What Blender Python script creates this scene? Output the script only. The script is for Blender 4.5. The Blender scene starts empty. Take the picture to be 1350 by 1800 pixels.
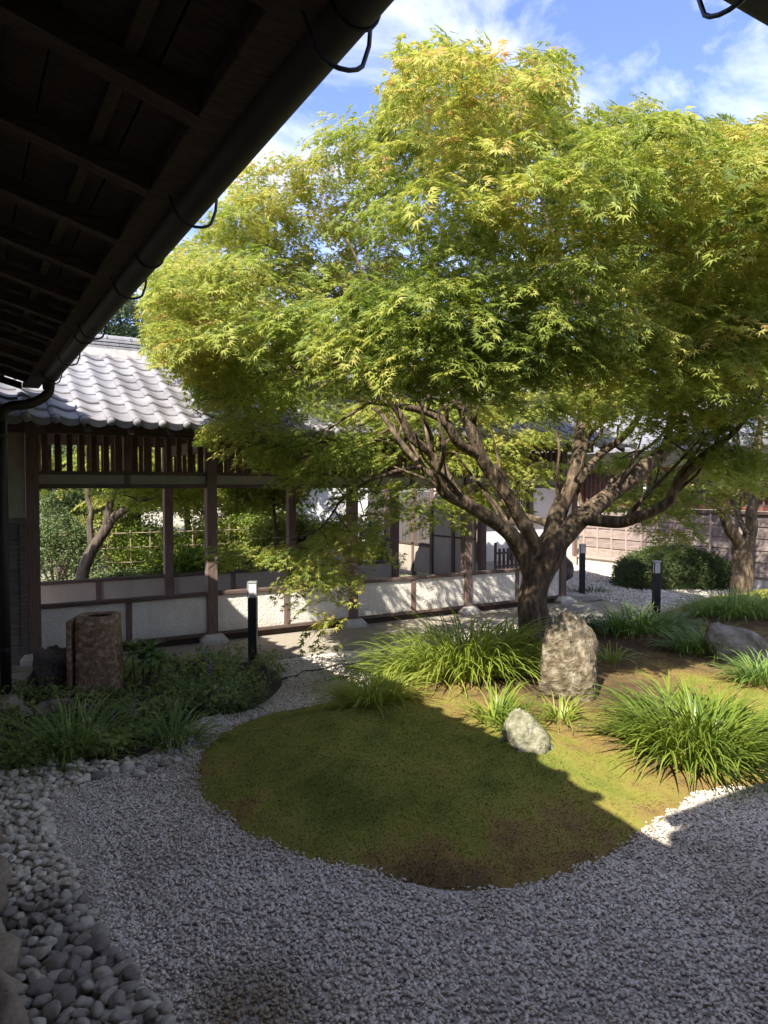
import bpy, math, random
import numpy as np
from mathutils import Vector, Matrix, noise as mn
R = math.radians
rnd = random.Random(7)
rng = np.random.default_rng(7)
scene = bpy.context.scene
COL = scene.collection

# ------------------------------------------------------------------ camera, sky, sun, exposure
H_EYE = 2.0
YAW, PITCH, FPX = R(30.9), R(2.0), 1250.0
cd = bpy.data.cameras.new('camera'); cam = bpy.data.objects.new('camera', cd); COL.objects.link(cam)
cam.location = (0, 0, H_EYE); cam.rotation_euler = (R(90) - PITCH, 0, -YAW)
cd.sensor_fit = 'VERTICAL'; cd.sensor_height = 36; cd.lens = FPX / 1800 * 36
cd.clip_start = 0.03; cd.clip_end = 2000
scene.camera = cam

SUN = Vector((.833, .56, -1.0)).normalized()          # the way the light travels
sel = math.asin(-SUN.z); saz = math.atan2(-SUN.x, -SUN.y)
w = bpy.data.worlds.new('World'); scene.world = w; w.use_nodes = True
wn = w.node_tree; wn.nodes.clear()
def N(t, typ, **k):
    n = t.nodes.new(typ)
    for a, b in k.items(): setattr(n, a, b)
    return n
sky = N(wn, 'ShaderNodeTexSky', sky_type='NISHITA', sun_disc=False)
sky.sun_elevation = sel; sky.sun_rotation = saz; sky.air_density = 1.0; sky.dust_density = .6; sky.ozone_density = 2.2
tc = N(wn, 'ShaderNodeTexCoord')
mp = N(wn, 'ShaderNodeMapping'); mp.inputs['Rotation'].default_value = (0.3, .2, R(-55)); mp.inputs['Scale'].default_value = (.9, 4.6, 6.0)
mp.inputs['Location'].default_value = (-1.57, .27, -.78)
cn = N(wn, 'ShaderNodeTexNoise'); cn.inputs['Scale'].default_value = 1.7; cn.inputs['Detail'].default_value = 8; cn.inputs['Roughness'].default_value = .58; cn.inputs['Distortion'].default_value = .35
cr = N(wn, 'ShaderNodeValToRGB'); cr.color_ramp.elements[0].position = .42; cr.color_ramp.elements[1].position = .9
cr.color_ramp.elements[1].color = (.5, .5, .5, 1)
mx = N(wn, 'ShaderNodeMix', data_type='RGBA'); mx.inputs[7].default_value = (7.2, 6.8, 6.1, 1)
tint = N(wn, 'ShaderNodeMix', data_type='RGBA', blend_type='MULTIPLY'); tint.inputs[0].default_value = 1; tint.inputs[7].default_value = (.47, .44, .58, 1)
bg = N(wn, 'ShaderNodeBackground'); bg.inputs[1].default_value = .15
wo = N(wn, 'ShaderNodeOutputWorld')
L = wn.links.new
L(tc.outputs['Generated'], mp.inputs[0]); L(mp.outputs[0], cn.inputs[0]); L(cn.outputs[0], cr.inputs[0])
L(sky.outputs[0], tint.inputs[6]); L(cr.outputs[0], mx.inputs[0]); L(tint.outputs[2], mx.inputs[6]); L(mx.outputs[2], bg.inputs[0]); L(bg.outputs[0], wo.inputs[0])
sd = bpy.data.lights.new('sun', 'SUN'); sd.energy = 2.6; sd.angle = R(.53); sd.color = (1, .94, .84)
so = bpy.data.objects.new('sun', sd); COL.objects.link(so); so.location = (-8, -6, 12)
so.rotation_euler = SUN.to_track_quat('-Z', 'Y').to_euler()
vs = scene.view_settings; vs.view_transform = 'Standard'; vs.look = 'None'; vs.gamma = 1; vs.exposure = 2.12
try: vs.use_curve_mapping = False
except Exception: pass
scene.render.engine = 'CYCLES'
try:
    scene.cycles.max_bounces = 9; scene.cycles.diffuse_bounces = 7; scene.cycles.transparent_max_bounces = 8; scene.cycles.caustics_reflective = False
except Exception: pass

# ------------------------------------------------------------------ measuring rays of the survey photo
Fw = Vector((math.sin(YAW) * math.cos(PITCH), math.cos(YAW) * math.cos(PITCH), -math.sin(PITCH)))
Rt = Vector((math.cos(YAW), -math.sin(YAW), 0)); Up = Rt.cross(Fw)
def ray(u, v): return Fw + Rt * ((u - 675) / FPX) + Up * ((900 - v) / FPX)
def gp(u, v, z=0.0):
    d = ray(u, v); t = (z - H_EYE) / d.z
    return Vector((d.x * t, d.y * t, z))
def dp(u, v, Z): return Vector((0, 0, H_EYE)) + ray(u, v) * Z
def proj(P):      # P (n,3) numpy -> u, v, Z
    q = P - np.array([0, 0, H_EYE]); z = q @ np.array(Fw)
    return 675 + FPX * (q @ np.array(Rt)) / z, 900 - FPX * (q @ np.array(Up)) / z, z

# ------------------------------------------------------------------ materials
def mat(name, c1, c2=None, scale=8, rough=.8, bump=0, bscale=None, detail=5, c3=None, spec=.3, stretch=None, coord='Object', objvar=0, trans=0, bdist=.02, metal=0, stain=0):
    m = bpy.data.materials.new(name); m.use_nodes = True; t = m.node_tree; n = t.nodes; l = t.links.new
    b = n['Principled BSDF']; b.inputs['Roughness'].default_value = rough; b.inputs['Specular IOR Level'].default_value = spec
    b.inputs['Metallic'].default_value = metal
    tcn = n.new('ShaderNodeTexCoord'); src = tcn.outputs['Object']
    if coord == 'World':
        g = n.new('ShaderNodeNewGeometry'); src = g.outputs['Position']
    if stretch:
        mpn = n.new('ShaderNodeMapping'); mpn.inputs['Scale'].default_value = stretch; l(src, mpn.inputs[0]); src = mpn.outputs[0]
    if c2 is None: c2 = tuple(x * .8 for x in c1)
    no = n.new('ShaderNodeTexNoise'); no.inputs['Scale'].default_value = scale; no.inputs['Detail'].default_value = detail; no.inputs['Roughness'].default_value = .62
    l(src, no.inputs[0])
    rp = n.new('ShaderNodeValToRGB'); rp.color_ramp.elements[0].position = .33; rp.color_ramp.elements[1].position = .67
    rp.color_ramp.elements[0].color = (*c1, 1); rp.color_ramp.elements[1].color = (*c2, 1)
    if c3:
        e = rp.color_ramp.elements.new(.52); e.color = (*c3, 1)
    l(no.outputs[0], rp.inputs[0]); out = rp.outputs[0]
    if objvar:
        oi = n.new('ShaderNodeObjectInfo'); hs = n.new('ShaderNodeHueSaturation')
        mr = n.new('ShaderNodeMapRange'); mr.inputs[3].default_value = 1 - objvar; mr.inputs[4].default_value = 1 + objvar
        l(oi.outputs['Random'], mr.inputs[0]); l(mr.outputs[0], hs.inputs['Value']); l(out, hs.inputs['Color'])
        mr2 = n.new('ShaderNodeMath'); mr2.operation = 'MULTIPLY_ADD'; mr2.inputs[1].default_value = objvar * .06; mr2.inputs[2].default_value = .5 - objvar * .03
        l(oi.outputs['Random'], mr2.inputs[0]); l(mr2.outputs[0], hs.inputs['Hue']); out = hs.outputs[0]
    if stain:
        sm = n.new('ShaderNodeMapping'); sm.inputs['Scale'].default_value = (3.5, 3.5, .7); l(src, sm.inputs[0]); sn = n.new('ShaderNodeTexNoise'); sn.inputs['Scale'].default_value = 1.4; sn.inputs['Detail'].default_value = 8; sn.inputs['Roughness'].default_value = .7; l(sm.outputs[0], sn.inputs[0])
        sr = n.new('ShaderNodeMapRange'); sr.inputs[1].default_value = .45; sr.inputs[2].default_value = .75; sr.inputs[4].default_value = stain; l(sn.outputs[0], sr.inputs[0])
        sxyz = n.new('ShaderNodeSeparateXYZ'); l(src, sxyz.inputs[0]); sz = n.new('ShaderNodeMapRange'); sz.inputs[1].default_value = .30; sz.inputs[2].default_value = .14; sz.inputs[4].default_value = stain * .8; l(sxyz.outputs[2], sz.inputs[0])
        sa = n.new('ShaderNodeMath'); sa.operation = 'ADD'; sa.use_clamp = True; l(sr.outputs[0], sa.inputs[0]); l(sz.outputs[0], sa.inputs[1])
        sx_ = n.new('ShaderNodeMix'); sx_.data_type = 'RGBA'; sx_.inputs[7].default_value = (.26, .22, .16, 1); l(sa.outputs[0], sx_.inputs[0]); l(out, sx_.inputs[6]); out = sx_.outputs[2]
    l(out, b.inputs['Base Color'])
    if bump:
        bn = n.new('ShaderNodeTexNoise'); bn.inputs['Scale'].default_value = bscale or scale * 4; bn.inputs['Detail'].default_value = 6
        l(src, bn.inputs[0]); bu = n.new('ShaderNodeBump'); bu.inputs['Strength'].default_value = bump; bu.inputs['Distance'].default_value = bdist
        l(bn.outputs[0], bu.inputs['Height']); l(bu.outputs[0], b.inputs['Normal'])
    if trans:
        tr = n.new('ShaderNodeBsdfTranslucent'); ms = n.new('ShaderNodeMixShader'); ms.inputs[0].default_value = trans
        l(out, tr.inputs[0]); l(b.outputs[0], ms.inputs[1]); l(tr.outputs[0], ms.inputs[2]); l(ms.outputs[0], n['Material Output'].inputs[0])
    m['out'] = 0
    return m
M = {}
GRAIN = (1, 1, 14)
M['post'] = mat('weathered_brown_wood', (.11, .07, .055), (.22, .155, .13), 5, .75, .35, 30, stretch=(14, 14, 1), coord='World')
M['beam'] = mat('brown_wood_beam', (.08, .053, .042), (.16, .115, .095), 5, .75, .35, 30, stretch=(1, 14, 14), coord='World')
M['slat'] = mat('brown_slat_wood', (.085, .045, .03), (.15, .085, .06), 6, .75, .2, 30, stretch=(14, 14, 1), coord='World', objvar=.25)
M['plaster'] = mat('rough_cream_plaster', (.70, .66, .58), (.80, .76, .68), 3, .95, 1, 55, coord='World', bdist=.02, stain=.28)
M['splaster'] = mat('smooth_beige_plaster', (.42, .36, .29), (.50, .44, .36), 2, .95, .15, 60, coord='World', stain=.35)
M['yplaster'] = mat('aged_olive_plaster', (.30, .28, .20), (.38, .36, .27), 5, .95, .2, 60, coord='World')
M['white'] = mat('white_plaster', (.74, .73, .70), (.8, .79, .76), 2, .9, .1, 50, coord='World')
M['board'] = mat('dark_weathered_board', (.09, .08, .07), (.21, .185, .17), 5, .8, .4, 30, stretch=(1, 1, 12), coord='World', objvar=.15)
M['greyboard'] = mat('sun_bleached_board', (.20, .155, .13), (.37, .295, .265), 4, .8, .4, 30, stretch=(1, 1, 12), coord='World', objvar=.2)
M['batten'] = mat('pale_batten', (.34, .26, .22), (.46, .37, .33), 5, .8, .2, 30, stretch=(10, 10, 1), coord='World')
M['redwood'] = mat('red_brown_lattice', (.22, .085, .05), (.32, .14, .09), 5, .7, coord='World')
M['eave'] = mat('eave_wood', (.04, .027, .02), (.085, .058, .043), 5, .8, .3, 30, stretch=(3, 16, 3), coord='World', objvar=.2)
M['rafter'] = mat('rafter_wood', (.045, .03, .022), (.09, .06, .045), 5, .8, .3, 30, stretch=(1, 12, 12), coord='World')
M['tile'] = mat('silver_grey_roof_tile', (.165, .16, .165), (.27, .26, .26), 5, .6, .2, 40, spec=.35, coord='World', objvar=.13)
M['ridge'] = mat('ridge_tile_grey', (.17, .17, .175), (.27, .265, .265), 5, .6, .2, 40, coord='World', objvar=.15)
M['copper'] = mat('dark_brown_metal', (.016, .013, .012), (.028, .024, .022), 6, .62, spec=.5, coord='World')
M['iron'] = mat('black_iron', (.012, .012, .016), (.02, .02, .024), 8, .45, spec=.5)
M['path'] = mat('washed_aggregate', (.26, .225, .17), (.42, .38, .31), 90, .9, .5, 160, coord='World', c3=(.33, .29, .23), bdist=.008)
M['stone_base'] = mat('pale_dressed_stone', (.42, .40, .36), (.55, .53, .48), 14, .9, .4, 60, coord='World')
M['gravel_bed'] = mat('gravel_bed', (.42, .38, .32), (.66, .60, .52), 60, .95, 1, 90, coord='World', bdist=.02)
M['earth'] = mat('garden_earth', (.10, .075, .05), (.22, .18, .13), 2, .95, .6, 30, coord='World')
M['sand'] = mat('pale_garden_ground', (.34, .30, .22), (.16, .18, .07), .35, .95, .5, 30, coord='World', c3=(.3, .27, .18))
M['soil'] = mat('bed_soil', (.035, .028, .02), (.07, .055, .04), 9, .95, .8, 40, coord='World')
M['cobble'] = mat('river_stone', (.29, .26, .21), (.62, .57, .48), 14, .8, .45, 60, objvar=.45)
M['tan'] = mat('tan_edging_stone', (.27, .21, .15), (.40, .33, .25), 5, .85, .5, 30, objvar=.2)
M['rock_tan'] = mat('lichened_tan_rock', (.07, .055, .032), (.34, .30, .225), 15, .92, 1, 30, detail=10, c3=(.17, .135, .085), coord='World', bdist=.03)
M['rock_pale'] = mat('pale_green_grey_rock', (.12, .115, .065), (.33, .32, .25), 22, .92, 1, 40, detail=10, c3=(.22, .21, .135), coord='World', bdist=.02)
M['rock_dark'] = mat('dark_volcanic_rock', (.055, .045, .04), (.17, .14, .125), 6, .9, 1, 20, coord='World', bdist=.03)
M['rock_flat'] = mat('flat_grey_rock', (.12, .10, .065), (.33, .30, .235), 6, .9, .8, 24, coord='World', bdist=.02)
M['basin'] = mat('rusty_granite', (.15, .095, .055), (.50, .40, .30), 22, .92, .9, 60, c3=(.28, .19, .12), coord='World', bdist=.012)
M['slab'] = mat('stepping_stone', (.22, .20, .17), (.36, .33, .29), 6, .9, .4, 40)
M['bamboo'] = mat('bamboo_pole', (.20, .155, .09), (.33, .27, .17), 5, .6, coord='World')
M['lamp'] = mat('frosted_lamp_glass', (.62, .63, .62), (.7, .7, .7), 4, .35, spec=.5)
M['steel'] = mat('brushed_steel', (.5, .5, .5), (.6, .6, .6), 6, .35, metal=.6)
M['purple'] = mat('purple_flower', (.16, .10, .30), (.22, .14, .38), 6, .8)
M['shadewood'] = mat('old_floor_wood', (.16, .11, .075), (.24, .17, .12), 5, .6, coord='World', stretch=(10, 1, 1))
def bark(name, a, b, c):
    return mat(name, a, b, 11, .92, 1, 15, c3=c, coord='World', stretch=(1.8, 1.8, .5), bdist=.03, detail=9)
M['bark'] = bark('maple_bark', (.035, .024, .015), (.23, .17, .11), (.105, .075, .048))
M['bark_dark'] = bark('dark_bark', (.05, .04, .03), (.14, .11, .08), (.09, .07, .05))
# leaf materials, with translucency
def leafmat(name, cols, trans=.42, rough=.5, scale=.9, top=None, spec=.3):
    m = bpy.data.materials.new(name); m.use_nodes = True; t = m.node_tree; n = t.nodes; l = t.links.new
    b = n['Principled BSDF']; b.inputs['Roughness'].default_value = rough; b.inputs['Specular IOR Level'].default_value = spec
    g = n.new('ShaderNodeNewGeometry'); no = n.new('ShaderNodeTexNoise'); no.inputs['Scale'].default_value = scale; no.inputs['Detail'].default_value = 2
    l(g.outputs['Position'], no.inputs[0])
    oi = n.new('ShaderNodeObjectInfo')
    a = n.new('ShaderNodeMath'); a.operation = 'MULTIPLY_ADD'; a.inputs[1].default_value = .34
    a2 = n.new('ShaderNodeMath'); a2.operation = 'MULTIPLY_ADD'; a2.inputs[1].default_value = 1.0; a2.inputs[2].default_value = -.17
    l(no.outputs[0], a2.inputs[0]); l(oi.outputs['Random'], a.inputs[0]); l(a2.outputs[0], a.inputs[2])
    # every leaf (mesh island) differs a little
    a3 = n.new('ShaderNodeMath'); a3.operation = 'MULTIPLY_ADD'; a3.inputs[1].default_value = .26; l(g.outputs['Random Per Island'], a3.inputs[0])
    s = n.new('ShaderNodeMath'); s.operation = 'ADD'; s.inputs[1].default_value = -.13; l(a.outputs[0], s.inputs[0]); l(s.outputs[0], a3.inputs[2])
    fac = a3.outputs[0]
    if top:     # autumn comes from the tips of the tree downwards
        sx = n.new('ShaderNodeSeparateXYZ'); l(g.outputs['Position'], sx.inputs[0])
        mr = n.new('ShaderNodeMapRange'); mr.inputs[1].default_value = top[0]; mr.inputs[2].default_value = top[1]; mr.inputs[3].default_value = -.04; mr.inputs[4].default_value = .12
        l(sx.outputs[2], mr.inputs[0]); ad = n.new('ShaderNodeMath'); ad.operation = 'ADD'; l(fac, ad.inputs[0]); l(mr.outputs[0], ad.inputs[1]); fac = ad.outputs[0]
    rp = n.new('ShaderNodeValToRGB'); e = rp.color_ramp.elements
    e[0].position = cols[0][0]; e[0].color = (*cols[0][1], 1); e[1].position = cols[-1][0]; e[1].color = (*cols[-1][1], 1)
    for p, c in cols[1:-1]:
        k = e.new(p); k.color = (*c, 1)
    l(fac, rp.inputs[0]); l(rp.outputs[0], b.inputs['Base Color'])
    tr = n.new('ShaderNodeBsdfTranslucent'); hs = n.new('ShaderNodeHueSaturation'); hs.inputs['Saturation'].default_value = 1.1; hs.inputs['Value'].default_value = 1.25
    l(rp.outputs[0], hs.inputs['Color']); l(hs.outputs[0], tr.inputs[0])
    ms = n.new('ShaderNodeMixShader'); ms.inputs[0].default_value = trans; l(b.outputs[0], ms.inputs[1]); l(tr.outputs[0], ms.inputs[2]); l(ms.outputs[0], n['Material Output'].inputs[0])
    return m
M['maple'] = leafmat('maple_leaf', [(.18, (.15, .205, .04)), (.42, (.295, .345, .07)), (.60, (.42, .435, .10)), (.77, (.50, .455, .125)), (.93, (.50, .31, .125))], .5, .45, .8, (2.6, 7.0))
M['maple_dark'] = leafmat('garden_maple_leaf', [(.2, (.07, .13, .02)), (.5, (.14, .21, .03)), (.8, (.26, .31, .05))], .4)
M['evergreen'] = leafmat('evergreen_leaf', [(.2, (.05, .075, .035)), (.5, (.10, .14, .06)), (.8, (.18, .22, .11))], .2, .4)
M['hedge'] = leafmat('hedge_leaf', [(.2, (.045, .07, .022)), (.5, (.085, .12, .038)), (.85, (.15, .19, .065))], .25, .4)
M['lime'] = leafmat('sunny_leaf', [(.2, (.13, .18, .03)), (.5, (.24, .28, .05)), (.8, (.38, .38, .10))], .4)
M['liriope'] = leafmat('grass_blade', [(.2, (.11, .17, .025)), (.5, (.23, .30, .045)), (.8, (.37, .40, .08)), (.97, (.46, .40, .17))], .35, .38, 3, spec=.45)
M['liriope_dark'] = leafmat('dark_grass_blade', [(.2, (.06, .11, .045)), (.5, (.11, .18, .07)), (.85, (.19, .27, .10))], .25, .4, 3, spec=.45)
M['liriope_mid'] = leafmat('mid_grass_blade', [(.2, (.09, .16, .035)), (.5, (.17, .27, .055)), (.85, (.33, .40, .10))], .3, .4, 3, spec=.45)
M['fern'] = leafmat('fern_frond', [(.2, (.12, .20, .02)), (.5, (.22, .30, .03)), (.85, (.34, .36, .05))], .4, .5, 3)
M['shrublet'] = leafmat('dark_glossy_leaf', [(.2, (.09, .17, .045)), (.5, (.15, .26, .07)), (.85, (.24, .38, .10))], .25, .35, 3)
M['cover'] = leafmat('ground_cover_leaf', [(.2, (.13, .18, .06)), (.5, (.22, .29, .09)), (.8, (.36, .42, .13)), (.95, (.5, .48, .16))], .3, .5, 4)
def mossmat():
    m = bpy.data.materials.new('moss'); m.use_nodes = True; t = m.node_tree; n = t.nodes; l = t.links.new; b = n['Principled BSDF']; b.inputs['Roughness'].default_value = .95; b.inputs['Specular IOR Level'].default_value = .1
    g = n.new('ShaderNodeNewGeometry')
    at = n.new('ShaderNodeAttribute'); at.attribute_name = 'dry'; at.attribute_type = 'GEOMETRY'
    ai = n.new('ShaderNodeAttribute'); ai.attribute_name = 'dry'; ai.attribute_type = 'INSTANCER'
    mxm = n.new('ShaderNodeMath'); mxm.operation = 'ADD'; l(at.outputs['Fac'], mxm.inputs[0]); l(ai.outputs['Fac'], mxm.inputs[1])
    no = n.new('ShaderNodeTexNoise'); no.inputs['Scale'].default_value = 2.6; no.inputs['Detail'].default_value = 9; no.inputs['Roughness'].default_value = .72; l(g.outputs['Position'], no.inputs[0])
    oi = n.new('ShaderNodeObjectInfo')
    a = n.new('ShaderNodeMath'); a.operation = 'MULTIPLY_ADD'; a.inputs[1].default_value = .9; l(no.outputs[0], a.inputs[0]); l(mxm.outputs[0], a.inputs[2])
    a2 = n.new('ShaderNodeMath'); a2.operation = 'MULTIPLY_ADD'; a2.inputs[1].default_value = .12; l(oi.outputs['Random'], a2.inputs[0]); l(a.outputs[0], a2.inputs[2])
    rp = n.new('ShaderNodeValToRGB'); e = rp.color_ramp.elements
    e[0].position = .30; e[0].color = (.12, .135, .026, 1); e[1].position = 1.0; e[1].color = (.075, .045, .03, 1)
    for p, c in [(.42, (.17, .185, .035)), (.54, (.225, .21, .045)), (.66, (.23, .16, .055)), (.80, (.14, .098, .045))]:
        k = e.new(p); k.color = (*c, 1)
    l(a2.outputs[0], rp.inputs[0]); l(rp.outputs[0], b.inputs['Base Color'])
    bn = n.new('ShaderNodeTexNoise'); bn.inputs['Scale'].default_value = 120; bn.inputs['Detail'].default_value = 4; l(g.outputs['Position'], bn.inputs[0])
    bu = n.new('ShaderNodeBump'); bu.inputs['Strength'].default_value = .5; bu.inputs['Distance'].default_value = .01; l(bn.outputs[0], bu.inputs['Height']); l(bu.outputs[0], b.inputs['Normal'])
    return m
M['moss'] = mossmat()
def pebblemat():
    m = bpy.data.materials.new('gravel_stone'); m.use_nodes = True; t = m.node_tree; n = t.nodes; l = t.links.new; b = n['Principled BSDF']; b.inputs['Roughness'].default_value = .8
    oi = n.new('ShaderNodeObjectInfo'); g = n.new('ShaderNodeNewGeometry')
    ai = n.new('ShaderNodeAttribute'); ai.attribute_name = 'dirt_and_light'; ai.attribute_type = 'INSTANCER'
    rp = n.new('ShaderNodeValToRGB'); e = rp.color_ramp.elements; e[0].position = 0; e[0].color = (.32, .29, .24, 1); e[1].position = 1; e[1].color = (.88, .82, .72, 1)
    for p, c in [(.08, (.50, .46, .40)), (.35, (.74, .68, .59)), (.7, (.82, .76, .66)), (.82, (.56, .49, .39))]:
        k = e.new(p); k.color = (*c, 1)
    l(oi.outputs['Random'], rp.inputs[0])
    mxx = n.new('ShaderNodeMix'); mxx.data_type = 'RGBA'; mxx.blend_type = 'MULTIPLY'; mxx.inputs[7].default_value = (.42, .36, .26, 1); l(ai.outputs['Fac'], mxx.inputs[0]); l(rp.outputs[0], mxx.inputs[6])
    l(mxx.outputs[2], b.inputs['Base Color'])
    return m
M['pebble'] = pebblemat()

# ------------------------------------------------------------------ helpers
class MB:
    def __init__(s): s.v = []; s.f = []
    def add(s, vs, fs):
        o = len(s.v); s.v += [tuple(p) for p in vs]; s.f += [tuple(i + o for i in f) for f in fs]; return s
    def box(s, x0, x1, y0, y1, z0, z1, b=0):
        if b:
            mx_, my_, mz_ = (x0+x1)/2, (y0+y1)/2, (z0+z1)/2
            vs = []
            for z, i in ((z0, 1), (z0+b, 0), (z1-b, 0), (z1, 1)):
                e = b if i else 0
                vs += [(x0+e+(0 if i else 0), y0+b*.6+e*.4, z), (x0+b*.6+e*.4, y0+e, z), (x1-b*.6-e*.4, y0+e, z), (x1-e, y0+b*.6+e*.4, z), (x1-e, y1-b*.6-e*.4, z), (x1-b*.6-e*.4, y1-e, z), (x0+b*.6+e*.4, y1-e, z), (x0+e, y1-b*.6-e*.4, z)]
            fs = [tuple(range(7, -1, -1)), tuple(range(24, 32))]
            for k in range(3):
                for j in range(8): fs.append((k*8+j, k*8+(j+1) % 8, k*8+8+(j+1) % 8, k*8+8+j))
            return s.add(vs, fs)
        vs = [(x0, y0, z0), (x1, y0, z0), (x1, y1, z0), (x0, y1, z0), (x0, y0, z1), (x1, y0, z1), (x1, y1, z1), (x0, y1, z1)]
        return s.add(vs, [(0, 3, 2, 1), (4, 5, 6, 7), (0, 1, 5, 4), (1, 2, 6, 5), (2, 3, 7, 6), (3, 0, 4, 7)])
    def tube(s, pts, rad, n=8, cap=True, wob=0, flat=1):
        pts = [Vector(p) for p in pts]; ref = Vector((0, 0, 1)); rings = []
        m = len(pts)
        if not hasattr(rad, '__len__'): rad = [rad] * m
        pd = None
        for i, p in enumerate(pts):
            d = (pts[min(i+1, m-1)] - pts[max(i-1, 0)]).normalized()
            if pd is None:
                a = d.cross(ref if abs(d.z) < .9 else Vector((1, 0, 0))).normalized()
            else:
                a = (a - d * a.dot(d)).normalized()
            pd = d; bb = d.cross(a)
            for k in range(n):
                t = 2 * math.pi * k / n; r = rad[i]
                if wob: r *= 1 + wob * mn.noise(Vector((p.x * 3 + math.cos(t) * 1.4, p.y * 3 + math.sin(t) * 1.4, p.z * 2.2)))
                rings.append(p + a * math.cos(t) * r + bb * math.sin(t) * r * flat)
        fs = []
        for i in range(m - 1):
            for k in range(n): fs.append((i*n+k, i*n+(k+1) % n, (i+1)*n+(k+1) % n, (i+1)*n+k))
        if cap: fs += [tuple(range(n-1, -1, -1)), tuple((m-1)*n+k for k in range(n))]
        return s.add(rings, fs)
    def mesh(s, name, m=None, smooth=False):
        me = bpy.data.meshes.new(name); me.from_pydata(s.v, [], s.f); me.validate(); me.update()
        if m: me.materials.append(m)
        if smooth: me.polygons.foreach_set('use_smooth', [True] * len(me.polygons))
        return me
def link(name, me, parent=None, loc=None, rot=None, scl=None):
    o = bpy.data.objects.new(name, me); COL.objects.link(o)
    if parent is not None: o.parent = parent
    if loc is not None: o.location = loc
    if rot is not None: o.rotation_euler = rot
    if scl is not None: o.scale = scl
    return o
def obj(name, mb, m, parent=None, smooth=False, loc=None, rot=None):
    return link(name, mb.mesh(name, m, smooth), parent, loc, rot)
def tag(o, label=None, cat=None, group=None, kind=None):
    if label: o['label'] = label
    if cat: o['category'] = cat
    if group: o['group'] = group
    if kind: o['kind'] = kind
    return o
def thing(name, label, cat, loc=(0, 0, 0), rz=0, group=None):
    o = link(name, None); o.location = loc; o.rotation_euler = (0, 0, rz); o.empty_display_size = .2
    return tag(o, label, cat, group)
def B(x0, x1, y0, y1, z0, z1, b=0): return MB().box(x0, x1, y0, y1, z0, z1, b)
_gn = {}
def gn_for(src):
    if src.name in _gn: return _gn[src.name]
    g = bpy.data.node_groups.new('scatter_' + src.name, 'GeometryNodeTree')
    g.interface.new_socket('Geometry', in_out='INPUT', socket_type='NodeSocketGeometry'); g.interface.new_socket('Geometry', in_out='OUTPUT', socket_type='NodeSocketGeometry')
    i = g.nodes.new('NodeGroupInput'); o = g.nodes.new('NodeGroupOutput'); ip = g.nodes.new('GeometryNodeInstanceOnPoints'); oi = g.nodes.new('GeometryNodeObjectInfo')
    oi.inputs[0].default_value = src; oi.transform_space = 'ORIGINAL'
    a = g.nodes.new('GeometryNodeInputNamedAttribute'); a.data_type = 'FLOAT_VECTOR'; a.inputs[0].default_value = 'rot'
    b = g.nodes.new('GeometryNodeInputNamedAttribute'); b.data_type = 'FLOAT_VECTOR'; b.inputs[0].default_value = 'scl'
    l = g.links.new
    l(i.outputs[0], ip.inputs['Points']); l(oi.outputs['Geometry'], ip.inputs['Instance']); l(a.outputs[0], ip.inputs['Rotation']); l(b.outputs[0], ip.inputs['Scale']); l(ip.outputs[0], o.inputs[0])
    _gn[src.name] = g; return g
def scatter(name, P, rot, scl, src, parent=None, attrs=None):
    P = np.asarray(P, dtype=np.float32); n = len(P)
    me = bpy.data.meshes.new(name); me.vertices.add(n); me.vertices.foreach_set('co', P.ravel())
    scl = np.asarray(scl, dtype=np.float32)
    if scl.ndim == 1: scl = np.repeat(scl[:, None], 3, 1)
    for nm, v in (('rot', rot), ('scl', scl)):
        at = me.attributes.new(nm, 'FLOAT_VECTOR', 'POINT'); at.data.foreach_set('vector', np.asarray(v, dtype=np.float32).ravel())
    for nm, v in (attrs or {}).items():
        at = me.attributes.new(nm, 'FLOAT', 'POINT'); at.data.foreach_set('value', np.asarray(v, dtype=np.float32).ravel())
    o = link(name, me, parent); md = o.modifiers.new('scatter', 'NODES'); md.node_group = gn_for(src)
    o['kind'] = 'stuff'
    return o
def ico(sub):
    import bmesh
    bm = bmesh.new(); bmesh.ops.create_icosphere(bm, subdivisions=sub, radius=1)
    v = [x.co.copy() for x in bm.verts]; f = [tuple(q.index for q in p.verts) for p in bm.faces]; bm.free(); return v, f
ICO = {k: ico(k) for k in (1, 2, 3, 4, 5)}
def stone_mesh(name, dims, seed, sub=4, planes=9, amp=.08, freq=1.6, m=None, smooth=True, cut=.72, lean=(0, 0), top=1.0, fine=.02):
    v, f = ICO[sub]; r = random.Random(seed); off = Vector((r.uniform(-50, 50), r.uniform(-50, 50), r.uniform(-50, 50)))
    pl = []
    for _ in range(planes):
        a = Vector((r.gauss(0, 1), r.gauss(0, 1), r.gauss(0, .8))).normalized(); pl.append((a, r.uniform(cut, cut + .2)))
    out = []
    for p in v:
        q = p.copy()
        for a, d in pl:
            e = q.dot(a) - d
            if e > 0: q -= a * e * .93
        q *= 1 + amp * mn.fractal(p * freq + off, .85, 2.1, 6)
        q += p * fine * mn.noise(p * 9 + off)
        t = (q.z + 1) / 2; s = 1 + (top - 1) * t
        out.append((q.x * dims[0] * s + lean[0] * t, q.y * dims[1] * s + lean[1] * t, q.z * dims[2]))
    mb = MB(); mb.v = out; mb.f = list(f)
    return mb.mesh(name, m, smooth)
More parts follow.
